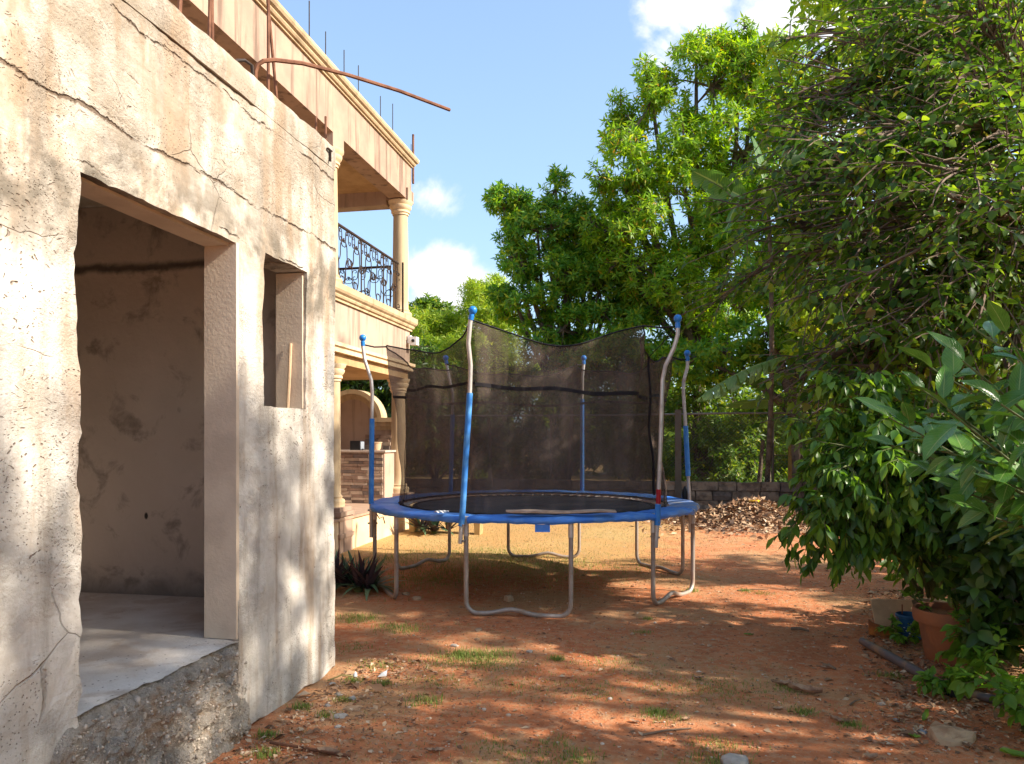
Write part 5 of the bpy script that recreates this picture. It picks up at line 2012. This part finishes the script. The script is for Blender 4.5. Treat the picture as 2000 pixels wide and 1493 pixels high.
mst.build('stems', MT['stem'], gp, True)


# =================================================================== SWORD-LEAVED PLANTS
def sword_mesh(bend):
    vs, fs = [], []
    n = 5
    for i in range(n + 1):
        t = i / n
        w_ = .075 * (1 - t ** 2.2) + .002
        x = t * math.cos(bend * t * .6)
        z = -bend * t * t * .45
        vs += [(x, -w_, z + .02 * (1 - t)), (x, 0, z), (x, w_, z + .02 * (1 - t))]
    for i in range(n):
        for j in range(2):
            a = i * 3 + j
            fs.append((a, a + 3, a + 4, a + 1))
    return mesh_from('leaf', vs, fs, MT['swordleaf'], True)


SW = [sword_mesh(b) for b in (-.1, .15, .4, .7, 1.0)]


def sword_plant(label, c, n_, L, seed, squash=1.0, cent=((0, 0),)):
    rr = random.Random(seed)
    c = Vector(c)
    t = thing('sword_leaf_plant', label, 'plant', c)
    MB().lathe([(.04, -.02), (.05, .03), (.02, .08)], c, 8).build('crown_base', MT['stem'], t)
    for k in range(n_):
        cx, cy = rr.choice(cent)
        el = rr.uniform(.12, 1.35)
        az = rr.uniform(0, 6.283)
        d = Vector((math.cos(az) * math.cos(el), math.sin(az) * math.cos(el), math.sin(el) * squash))
        s_ = L * rr.uniform(.7, 1.15)
        o_ = link_mesh('leaf', SW[min(4, int((1.35 - el) / 1.25 * 4 + rr.uniform(0, 1)))], t, c + Vector((cx, cy, .03)) + d * .02)
        aim(o_, d + Vector((0, 0, .25)))
        o_.scale = (s_, s_ * 1.05, s_)
    return t


c = on_ground(700, 1158)
sword_plant('clump of purple green sword shaped leaves at the foot of the concrete corner', c, 170, .38, 3, cent=((0, 0), (-.16, .05), (.12, -.03), (-.05, .16), (-.26, .0), (.05, .05)))
c = on_ground(848, 1043)
sword_plant('dark spiky leaved plant in the lawn beyond the trampoline', c, 60, .48, 6, cent=((0, 0), (.2, .1), (-.2, 0)))

# =================================================================== THINGS ON THE GROUND
def stone_me(seed, mat, flat=.6, sub=2, rough=.22):
    bm = bmesh.new()
    bmesh.ops.create_icosphere(bm, subdivisions=sub, radius=1)
    for v in bm.verts:
        k = 1 + rough * fbm(v.co.x * 1.1 + seed * 7, v.co.y * 1.1, v.co.z * 1.1, 3) * 1.6
        v.co = Vector((v.co.x * k, v.co.y * k * .8, max(-.45, v.co.z * k) * flat))
        for ax in range(3):           # broken flat faces
            q = .72 + .1 * math.sin(seed * 3 + ax)
            if v.co[ax] > q: v.co[ax] = q
    me = bpy.data.meshes.new('stone')
    bm.to_mesh(me)
    bm.free()
    me.materials.append(mat)
    return me


STONES = [
    (665, 1402, .045, .28, 'rubblestone', 'largest flat grey lump of cement rubble in the soil by the wall'),
    (688, 1364, .030, .45, 'rubblestone', 'grey lump of cement rubble beside a second one near the concrete corner'),
    (662, 1357, .028, .55, 'rubblestone', 'small pale rubble stone nearest the concrete wall foot'),
    (648, 1336, .024, .4, 'rubblestone', 'small rubble stone right under the concrete corner'),
    (640, 1380, .022, .5, 'rubblestone', 'small rubble stone left of the largest flat lump'),
    (690, 1385, .060, .16, 'rock', 'broad flat tan stone half sunk in the soil near the wall'),
    (660, 1424, .022, .4, 'rubblestone', 'pale chip of rubble below the largest flat lump'),
    (597, 1452, .03, .35, 'rock', 'brown stone in the litter at the lower left'),
    (993, 1172, .055, 1.0, 'rock', 'pinkish upright stone under the middle of the trampoline'),
    (793, 1163, .050, .4, 'rock', 'left tan stone of the two behind the left trampoline leg'),
    (815, 1172, .058, .5, 'rock', 'right tan stone of the two behind the left trampoline leg'),
    (934, 1232, .042, .35, 'rock', 'flat tan stone in front of the front trampoline leg'),
    (887, 1262, .036, .35, 'rubblestone', 'pale elongated stone on the soil between grass tufts'),
    (932, 1250, .026, .5, 'rock', 'small brown stone just below the flat tan one'),
    (1035, 1276, .030, .5, 'rubblestone', 'stone among small chips in the middle of the yard'),
    (1385, 1262, .022, .6, 'rock', 'lone pale pebble right of the trampoline front'),
    (1800, 1430, .032, .35, 'bluestone', 'smooth blue grey stone beside the big brown rock'),
    (1432, 1490, .075, .5, 'rubblestone', 'pale grey rock cut by the lower edge of the picture'),
    (1545, 1304, .022, .5, 'rock', 'small pale stone above the curled dry leaf'),
    (1690, 1282, .026, .6, 'rock', 'reddish stone beside the upper end of the grey pipe'),
    (1722, 1375, .018, .6, 'rubblestone', 'small dark stone in the litter below the pipe'),
    (1750, 1408, .020, .5, 'bluestone', 'tiny grey stone left of the blue grey one'),
]
for k, (px, py, r, fl, mt, lb) in enumerate(STONES):
    p = on_ground(px, py)
    o = link_mesh('stone', stone_me(k, MT[mt], fl), None, p + Vector((0, 0, r * fl * .25)), (0, 0, k * 1.3), (r, r, r))
    tag(o, lb, 'stone', group='loose stones on the yard')

# the big broken rock at the lower right
p = on_ground(1866, 1450)
m = MB()
out_ = [(-.115, -.03), (-.10, .075), (-.02, .095), (.06, .085), (.125, .03), (.075, -.025), (.0, -.05), (-.06, -.06)]
rnd = random.Random(14)
for z, s_ in ((-.02, 1.05), (.018, 1.0), (.034, .93), (.040, .6), (.044, .25)):
    for (x, y) in out_:
        m.v.append(p + rt_ * x * s_ + fw_ * y * s_ + Vector((0, 0, z + rnd.uniform(-.004, .006) + y * .22)))
for i in range(4):
    for j in range(8):
        m.f.append((i * 8 + j, i * 8 + (j + 1) % 8, i * 8 + 8 + (j + 1) % 8, i * 8 + 8 + j))
m.f.append(tuple(32 + j for j in range(8)))
o = m.build('broken_rock', MT['rock'], None, False, p)
tag(o, 'large angular brown rock with a pale broken edge at the lower right', 'rock')


def curled_leaf(L, W, curl, seed, mat):
    rr = random.Random(seed)
    vs, fs = [], []
    n = 8
    for i in range(n + 1):
        t = i / n
        w_ = W * .5 * math.sin(math.pi * (t * .94 + .03)) ** .75
        for f_ in (-1, -.5, 0, .5, 1):
            vs.append((L * (t - .5), w_ * f_ * (1 - .25 * curl * abs(f_)), curl * W * .5 * f_ * f_ + .10 * L * curl * (2 * t - 1) ** 2 + rr.uniform(-.004, .004)))
    for i in range(n):
        for j in range(4):
            a = i * 5 + j
            fs.append((a, a + 5, a + 6, a + 1))
    return mesh_from('leaf', vs, fs, mat, True)


for k, (px, py, L, W, curl, yaw, mt, lb) in enumerate([
    (1572, 1352, .20, .09, .7, -.35, 'dry', 'largest curled brown dry leaf on the open soil'),
    (1528, 1337, .14, .06, .6, .1, 'dry', 'dark dry leaf touching the largest curled one'),
    (1640, 1412, .10, .05, .6, -.6, 'dry', 'curled brown leaf beside a grass tuft at the lower right'),
    (1462, 1241, .08, .035, .3, .1, 'greenleaf', 'yellow green fallen leaf on the soil right of the trampoline'),
    (1786, 1441, .06, .04, .3, -.6, 'greenleaf', 'small green leaf just below the blue grey stone'),
    (1810, 1405, .07, .04, .5, 1.2, 'greenleaf', 'green leaf standing up above the blue grey stone'),
    (1985, 1482, .14, .08, .4, -.4, 'greenleaf', 'large bright green leaf in the lower right corner'),
    (1365, 1327, .07, .035, .4, .2, 'dry', 'pale dry leaf on open soil in the middle right'),
    (1520, 1385, .08, .035, .3, .4, 'dry', 'pale flat leaf left of the lower right grass tuft'),
    (1700, 1487, .09, .05, .6, .3, 'dry', 'reddish brown leaf at the bottom edge right of the middle'),
    (1612, 1304, .10, .03, .3, -.25, 'dry', 'narrow dry leaf left of the grey pipe'),
    (1615, 1238, .05, .03, .3, .2, 'dry', 'small brown chip left of the cream board'),
    (850, 1470, .09, .04, .4, .3, 'dry', 'brown leaf near the bottom edge left of the middle'),
    (640, 1478, .12, .06, .5, -.2, 'dry', 'brown curled leaf on the rusty rod at the lower left'),
    (1240, 1410, .06, .03, .3, -.5, 'dry', 'yellowish dry leaf right of the middle bottom grass'),
    (1340, 1408, .06, .03, .3, .5, 'dry', 'small leaf beside the dark grass tuft at the bottom right'),
]):
    p = on_ground(px, py)
    o = link_mesh('fallen_leaf', curled_leaf(L, W, curl, k, MT[mt]), None, p + Vector((0, 0, .008)), (.05, .08, yaw + YAW))
    if 'standing' in lb:
        o.rotation_euler = (.2, -1.1, .4)
        o.location.z += .02
    tag(o, lb, 'leaf', group='fallen leaves on the yard')

# white scraps, a flower stalk, rods and sticks
for px, py, lb in ((748, 1321, 'white and blue scrap of plastic on the soil near the concrete corner'),):
    p = on_ground(px, py)
    o = MB().add([p + P(-.03, -.02, .004), p + P(.03, -.015, .012), p + P(.022, .02, .04), p + P(-.02, .022, .02), p + P(0, 0, .03)],
                 [(0, 1, 4), (1, 2, 4), (2, 3, 4), (3, 0, 4), (3, 2, 1, 0)]).build('plastic_scrap', MT['white'], None, False, p)
    tag(o, lb, 'scrap')
a, b = on_ground(640, 1332), on_ground(694, 1325)
fs = thing('flower_stalk', 'pale flower stalk with a white bud lying by the concrete corner', 'flower', a)
MB().tube([a + P(0, 0, .01), (a + b) / 2 + P(0, 0, .035), b + P(0, 0, .015)], .005, 6).build('stalk', MT['drygrass'], fs)
MB().lathe([(.004, 0), (.014, .012), (.012, .028), (.0, .045)], b + P(0, 0, .005), 8, False).build('bud', MT['white'], fs, True)
a, b = on_ground(528, 1460), on_ground(684, 1484)
o = MB().tube([a + P(0, 0, .02), a.lerp(b, .4) + P(0, 0, .018), a.lerp(b, .7) + P(0, 0, .012), b + P(0, 0, .012)], .008, 7).build('rusty_rod', MT['rust'], None, True)
tag(o, 'thin rusty steel rod lying in the litter at the lower left', 'rod')
for (x0, y0, x1, y1, r, lb) in [(1440, 1155, 1500, 1152, .007, 'thin grey stick on the soil left of the drooping shrub'), (1608, 1300, 1632, 1308, .012, 'short thick twig left of the grey pipe'), (1255, 1435, 1350, 1425, .006, 'thin bent twig at the bottom right of the middle'),
                                (1660, 1378, 1680, 1366, .006, 'short twig in the litter below the pipe'), (1545, 1232, 1580, 1236, .014, 'short brown chunk of wood on the open soil')]:
    a, b = on_ground(x0, y0), on_ground(x1, y1)
    o = MB().tube([a + P(0, 0, r), a.lerp(b, .5) + P(0, .01, r * 1.6), b + P(0, 0, r)], [r, r * .9, r * .6], 6).build('stick', MT['wood'], None, True)
    tag(o, lb, 'stick')

# grey pipe with a dark joint
a, b, c = on_ground(1683, 1262), on_ground(1850, 1352), on_ground(1975, 1385)
pp = thing('drain_pipe', 'long dirty grey plastic pipe lying on the soil at the right', 'pipe', a)
up_ = P(0, 0, .028)
MB().tube([a + up_ + P(0, 0, .01), a.lerp(b, .3) + up_ + P(0, 0, .006), a.lerp(b, .7) + up_, b + up_], [.026, .032, .033, .033], 12).build('pipe', MT['pipe'], pp, True)
MB().tube([b + up_ - (b - a).normalized() * .03, b + up_ + (b - a).normalized() * .09], .043, 14).build('joint', MT['black'], pp, True)
MB().tube([b + up_ + (b - a).normalized() * .05, b.lerp(c, .5) + up_, c + up_], .026, 12).build('spigot', MT['pipe'], pp, True)

# terracotta pot
p = on_ground(1853, 1292)
pot = thing('terracotta_pot', 'large terracotta flower pot with weeds at the right', 'flower pot', p)
MB().lathe([(.135, 0), (.15, .02), (.195, .285), (.197, .29)], p, 32).build('body', MT['terra'], pot, True)
m = MB().lathe([(.20, .27), (.222, .275), (.228, .30), (.232, .345), (.225, .365), (.207, .365), (.198, .345), (.195, .30)], p, 32, False)
m.build('rim', MT['terra'], pot, True)
m = MB()
rnd = random.Random(6)
m.lathe([(.0, .325), (.08, .33), (.15, .322), (.197, .318)], p, 20, False)
m.v = [v + P(0, 0, rnd.uniform(-.008, .010)) for v in m.v]
m.build('soil', MT['soil'], pot)
lm_ = [(p + P(x, y, .32), p + P(x * 2.2, y * 2.2, .32 + h), .1) for x, y, h in ((.05, .05, .14), (-.1, 0, .10), (.1, -.05, .16), (0, -.1, .09), (.12, .08, .2))]
twig_plant('pot_weeds', 'small weeds growing in the terracotta pot', 'plant', p + P(0, 0, .32), lm_, 'seed', 133, n_side=4, side_len=(.05, .1), n_twig=2, twig_len=(.03, .06), per=4, L=.045, W=.022, droop=.1, leaf_droop=.2, bark='stem', tmin=.3, r0=.004)

# blue bucket with a wire handle
p = on_ground(1777, 1246)
bk = thing('blue_bucket', 'small dented blue bucket with peeling paint beside the terracotta pot', 'bucket', p)
MB().lathe([(.0, .002), (.078, 0), (.082, .01), (.098, .165), (.104, .17), (.104, .185), (.098, .19), (.092, .18), (.076, .015), (.0, .012)], p, 26, False).build('body', MT['bucket'], bk, True)
m = MB()
m.tube([p + rt_ * .10 * math.cos(t) - fw_ * (.06 + .03 * math.sin(t)) + P(0, 0, .17 - .05 * math.sin(t)) + fw_ * .06 * abs(math.cos(t)) for t in [math.pi * k / 10 for k in range(11)]], .005, 6)
m.tube([p + rt_ * -.06 + P(0, 0, .19), p + rt_ * -.05 + fw_ * .02 + P(0, 0, .26)], .005, 6)
m.tube([p + rt_ * .05 + P(0, 0, .19), p + rt_ * .055 + fw_ * .02 + P(0, 0, .25)], .005, 6)
m.build('handle', MT['rust'], bk, True)
rnd = random.Random(9)
m = MB()
for k in range(9):
    an, z = -math.pi / 2 + YAW + rnd.uniform(-.9, .9), rnd.uniform(.04, .15)
    r = .0835 + .098 * .0 + (z - .01) / .155 * .016
    c = p + P(math.cos(an) * r, math.sin(an) * r, z)
    t_ = P(-math.sin(an), math.cos(an), 0)
    w_, h_ = rnd.uniform(.004, .010), rnd.uniform(.004, .009)
    o_ = P(math.cos(an), math.sin(an), 0) * .003
    m.add([c - t_ * w_ + o_, c + t_ * w_ * .8 - P(0, 0, h_ * .5) + o_, c + t_ * w_ * .5 + P(0, 0, h_) + o_, c - t_ * w_ * .6 + P(0, 0, h_ * .8) + o_], [(0, 1, 2, 3)])
m.build('paint_chips', MT['white'], bk)

# the cream board leaning behind, the rusty curved piece, the log
p = on_ground(1752, 1236)
o = MB().add([p + rt_ * x + fw_ * (.02 + d_) + P(0, 0, z) for x, z, d_ in ((-.15, .0, .0), (.20, .0, .0), (.19, .235, .12), (-.15, .245, .12))] +
             [p + rt_ * x + fw_ * (.035 + d_) + P(0, 0, z) for x, z, d_ in ((-.15, .0, .0), (.20, .0, .0), (.19, .235, .12), (-.15, .245, .12))],
             [(0, 1, 2, 3), (7, 6, 5, 4), (0, 4, 5, 1), (1, 5, 6, 2), (2, 6, 7, 3), (3, 7, 4, 0)]).build('cream_board', MT['cream_board'], None, False, p)
tag(o, 'cream coloured board leaning behind the blue bucket', 'board')
p = on_ground(1737, 1243)
m = MB()
n = 14
for k in range(n + 1):
    a = math.pi * (.95 + .95 * k / n)
    for r, z in ((.15, 0), (.155, .12 - .07 * k / n), (.145, .12 - .07 * k / n), (.14, 0)):
        m.v.append(p + rt_ * (r * math.cos(a) + .02) + fw_ * (r * math.sin(a) * .6 + .06) + P(0, 0, z))
for k in range(n):
    for j in range(4):
        m.f.append((k * 4 + j, k * 4 + (j + 1) % 4, k * 4 + 4 + (j + 1) % 4, k * 4 + 4 + j))
m.f += [(0, 1, 2, 3), (n * 4 + 3, n * 4 + 2, n * 4 + 1, n * 4)]
o = m.build('pot_shard', MT['orange'], None, True, p)
tag(o, 'curved rusty orange shard lying in front of the cream board', 'shard')
p = on_ground(1823, 1210)
a, b = p - rt_ * .22 + P(0, 0, .085), p + rt_ * .26 + fw_ * .1 + P(0, 0, .085)
lg = MB().tube([a, a.lerp(b, .3) + P(0, 0, .01), a.lerp(b, .7), b], [.075, .085, .08, .085], 12).build('short_log', MT['wood'], None, True)
tag(lg, 'short weathered log lying behind the terracotta pot', 'log')

# bare twig hanging in the air off the drooping shrub
a = at(1602, 900, 5.9)
o = MB().tube([a, at(1600, 868, 5.9), at(1601, 828, 6.0)], .004, 5).tube([at(1600, 866, 5.9), at(1575, 868, 5.9), at(1545, 878, 5.85)], .0035, 5).build('bare_twig', MT['wood'], None)
tag(o, 'thin bare grey twig above the drooping shrub', 'twig')

# heap of dead leaves by the back wall with a yellow lid on it
pc = on_ground(1455, 1035)
pc = at(1462, 1010, 14.2)
pc.z = 0
rng = np.random.default_rng(17)
gr = 30
hv, hf = [], []


def heap_h(x, y):
    q = (x / 1.05) ** 2 + (y / 1.15) ** 2
    return .36 * math.exp(-q * 1.3) + .08 * math.exp(-((x - .25) ** 2 + y * y) * 6) - .02 + .03 * fbm(x * 3, y * 3, 1)


for j in range(gr):
    for i in range(gr):
        x, y = (i / (gr - 1) - .5) * 3.6, (j / (gr - 1) - .5) * 3.8
        hv.append((pc.x + x, pc.y + y, heap_h(x, y) - .02))
for j in range(gr - 1):
    for i in range(gr - 1):
        a = j * gr + i
        hf.append((a, a + 1, a + gr + 1, a + gr))
o = np_mesh('leaf_heap', np.array(hv), np.array(hf), MT['dry'], None, True)
tag(o, 'heap of dead brown leaves raked up in front of the stone wall', 'leaf heap')
n = 5200
x, y = rng.normal(0, .72, n), rng.normal(0, .78, n)
B = np.stack([pc.x + x, pc.y + y, np.array([heap_h(a, b) for a, b in zip(x, y)])], 1)
B[:, 2] = np.maximum(B[:, 2], .004) + rng.uniform(0, .03, n)
D = rng.normal(0, 1, (n, 3)) * np.array([1, 1, .45])
N = np.array([0, 0, 1.0]) + rng.normal(0, .55, (n, 3))
L_ = rng.uniform(.06, .15, n)
c_ = leaf_obj('dead_leaves', [(B, unit(D), N, L_, L_ * rng.uniform(.35, .6, n))], MT['litter'], o, kind='stuff')
p = Vector((pc.x + .12, pc.y - .1, heap_h(.12, -.1)))
p = at(1473, 979, 14.1)
hx, hy = p.x - pc.x, p.y - pc.y
p.z = heap_h(hx, hy) + .015
o = MB().lathe([(0, .012), (.06, .012), (.062, .03), (.085, .034), (.10, .03), (.105, .0), (.09, -.01), (0, -.01)], p, 20, False).build('yellow_lid', MT['yellow'], None, True, p)
tag(o, 'yellow plastic lid lying on top of the heap of dead leaves', 'lid')

# =================================================================== LITTER, GRIT AND GRASS (not to be counted)
rng = np.random.default_rng(23)


def in_yard(n, y0, y1, fx):
    """points over the visible yard, denser close by"""
    Y = y0 * (y1 / y0) ** rng.uniform(0, 1, n)
    X = fx(Y, n)
    return X, Y


n = 4200
X, Y = in_yard(n, 3.0, 16.5, lambda Y, n: rng.uniform(-2.15, 1, n) * 0 + (-2.15 + rng.beta(1.5, 1.0, n) * (Y * .26 + 3.9)))
keep = ~((X < -2.1) & (Y < 5)) & (X < .55 * Y + .4)
X, Y = X[keep], Y[keep]
n = len(X)
B = np.stack([X, Y, ground_z(X, Y) + .004], 1)
D = rng.normal(0, 1, (n, 3)) * np.array([1, 1, .12])
N = np.array([0, 0, 1.0]) + rng.normal(0, .25, (n, 3))
L_ = rng.gamma(2.6, .008, n) + .010
leaf_obj('leaf_litter', [(B, unit(D), N, L_, L_ * rng.uniform(.25, .6, n))], MT['litter'], None, kind='stuff')
# deeper litter under the shrubs at the right and by the wall foot at the left
n = 4200
Y = rng.uniform(4.2, 8.5, n)
X = .95 + (Y - 4) * .22 + rng.gamma(2.0, .35, n)
n2 = 600
Y2 = rng.uniform(3.2, 5.2, n2)
X2 = -2.12 + rng.gamma(1.6, .22, n2)
X, Y = np.concatenate([X, X2]), np.concatenate([Y, Y2])
B = np.stack([X, Y, ground_z(X, Y) + rng.uniform(.004, .02, len(X))], 1)
n = len(X)
D = rng.normal(0, 1, (n, 3)) * np.array([1, 1, .18])
L_ = rng.gamma(3.0, .009, n) + .012
leaf_obj('leaf_litter', [(B, unit(D), np.array([0, 0, 1.0]) + rng.normal(0, .35, (n, 3)), L_, L_ * rng.uniform(.3, .6, n))], MT['litter'], None, kind='stuff')

ico = bmesh.new()
bmesh.ops.create_icosphere(ico, subdivisions=1, radius=1)
iv = np.array([list(v.co) for v in ico.verts])
ifc = np.array([[v.index for v in f.verts] for f in ico.faces])
ico.free()
n = 5200
X, Y = in_yard(n, 3.0, 14, lambda Y, n: -2.15 + rng.uniform(0, 1, n) * (Y * .30 + 3.4))
X[:600] = -2.12 + rng.gamma(1.5, .22, 600)
Y[:600] = rng.uniform(3.0, 5.2, 600)
r = rng.gamma(2.2, .0020, n) + .0024
sc = r[:, None] * rng.uniform(.6, 1.3, (n, 3)) * np.array([1, 1, .6])
V = iv[None] * sc[:, None, :] * rng.uniform(.8, 1.2, (n, len(iv), 1)) + np.stack([X, Y, ground_z(X, Y) + r * .2], 1)[:, None, :]
F = ifc[None] + (np.arange(n) * len(iv))[:, None, None]
np_mesh('pebbles', V.reshape(-1, 3), F.reshape(-1, 3), MT['pebble'], None, kind='stuff')


def blades(name, X, Y, H, mat, lean=.6):
    n = len(X)
    az = rng.uniform(0, 6.283, n)
    d = np.stack([np.cos(az), np.sin(az), np.zeros(n)], 1)
    s_ = np.stack([-np.sin(az), np.cos(az), np.zeros(n)], 1)
    b = np.stack([X, Y, ground_z(X, Y) - .003], 1)
    wv_ = (.0014 + H * .022)[:, None]
    ln = rng.uniform(.15, 1, n)[:, None] * lean
    up = np.array([0, 0, 1.0])
    m1 = b + up * (H * .55)[:, None] + d * (H[:, None] * ln * .3)
    tip = b + up * (H * (1 - .25 * ln[:, 0]))[:, None] + d * (H[:, None] * ln)
    V = np.stack([b - s_ * wv_, b + s_ * wv_, m1 + s_ * wv_ * .7, m1 - s_ * wv_ * .7, tip], 1).reshape(-1, 3)
    k = np.arange(n)[:, None] * 5
    F = np.concatenate([k + np.array([0, 1, 2]), k + np.array([0, 2, 3]), k + np.array([3, 2, 4])], 0)
    return np_mesh(name, V, F, MT[mat], None, kind='stuff')


GX_, GY_, GH_ = [], [], []
for (px, py, rx, n_, h) in [(700, 1210, .16, 260, .05), (780, 1228, .18, 260, .05), (690, 1262, .15, 100, .035), (880, 1288, .22, 300, .04), (905, 1280, .10, 160, .06), (955, 1282, .16, 260, .05), (985, 1300, .18, 130, .035), (940, 1300, .12, 120, .035),
                            (1088, 1290, .045, 90, .05), (830, 1372, .10, 120, .05), (1285, 1395, .07, 110, .05), (1300, 1402, .10, 90, .035), (1085, 1450, .10, 60, .04), (1400, 1455, .14, 170, .035), (1130, 1478, .10, 90, .05), (590, 1385, .05, 90, .05),
                            (670, 1368, .05, 70, .04), (520, 1440, .05, 90, .05), (515, 1478, .07, 90, .05), (640, 1400, .06, 60, .04), (750, 1335, .05, 60, .05), (740, 1300, .14, 120, .04), (1255, 1236, .06, 60, .04), (1265, 1210, .05, 70, .035),
                            (1350, 1155, .06, 90, .06), (1572, 1392, .06, 110, .04), (1662, 1418, .06, 110, .04), (1490, 1160, .12, 120, .03), (1455, 1155, .06, 80, .04), (1540, 1345, .10, 110, .03), (1400, 1490, .15, 160, .05), (1330, 1345, .3, 300, .03), (1200, 1300, .3, 260, .03),
                            (1150, 1350, .25, 220, .03), (1010, 1340, .25, 180, .03), (1430, 1350, .3, 260, .03), (850, 1330, .2, 180, .03), (1050, 1480, .2, 160, .035), (960, 1460, .12, 80, .035), (690, 1330, .06, 90, .04), (1740, 1320, .1, 100, .04), (1415, 990, .12, 60, .16), (1440, 1012, .14, 110, .12)]:
    p = on_ground(px, py) if py > 1020 else Vector((at(px, py, 14.0).x, at(px, py, 14.0).y, 0))
    n_ = int(n_ * 1.9)
    GX_.append(p.x + rng.normal(0, rx * .6, n_)); GY_.append(p.y + rng.normal(0, rx * .5, n_)); GH_.append(h * rng.uniform(.4, 1.2, n_))
for (cx, cy, sx, sy, n_, h) in [(-2.6, 8.4, .5, .9, 1500, .06), (-1.6, 9.4, 1.0, .6, 2200, .06), (-1.5, 8.4, .9, .5, 900, .045), (-2.3, 10.2, .8, .5, 1500, .05), (-.4, 9.0, .5, .4, 500, .04), (-3.4, 9.4, .4, .9, 900, .06)]:
    GX_.append(cx + rng.normal(0, sx * .6, n_)); GY_.append(cy + rng.normal(0, sy * .6, n_)); GH_.append(h * rng.uniform(.4, 1.2, n_))
blades('grass', np.concatenate(GX_), np.concatenate(GY_), np.concatenate(GH_) * .8, 'grass', .9)
n = 10000
Y = rng.uniform(9.4, 15, n)
X = -4.2 + rng.beta(1.2, 1.6, n) * 5.6
blades('dry_lawn', X, Y, rng.uniform(.012, .042, n), 'drygrass', 1.2)
n = 9000
X, Y = in_yard(n, 3.1, 9, lambda Y, n: -2.1 + rng.uniform(0, 1, n) * (Y * .25 + 2.6))
f = np.array([fbm(a * .9, b * .9, 3.3, 3) for a, b in zip(X, Y)])
X, Y = X[f > .0], Y[f > .0]
blades('dry_grass', X, Y, rng.uniform(.010, .028, len(X)), 'drygrass', 1.3)
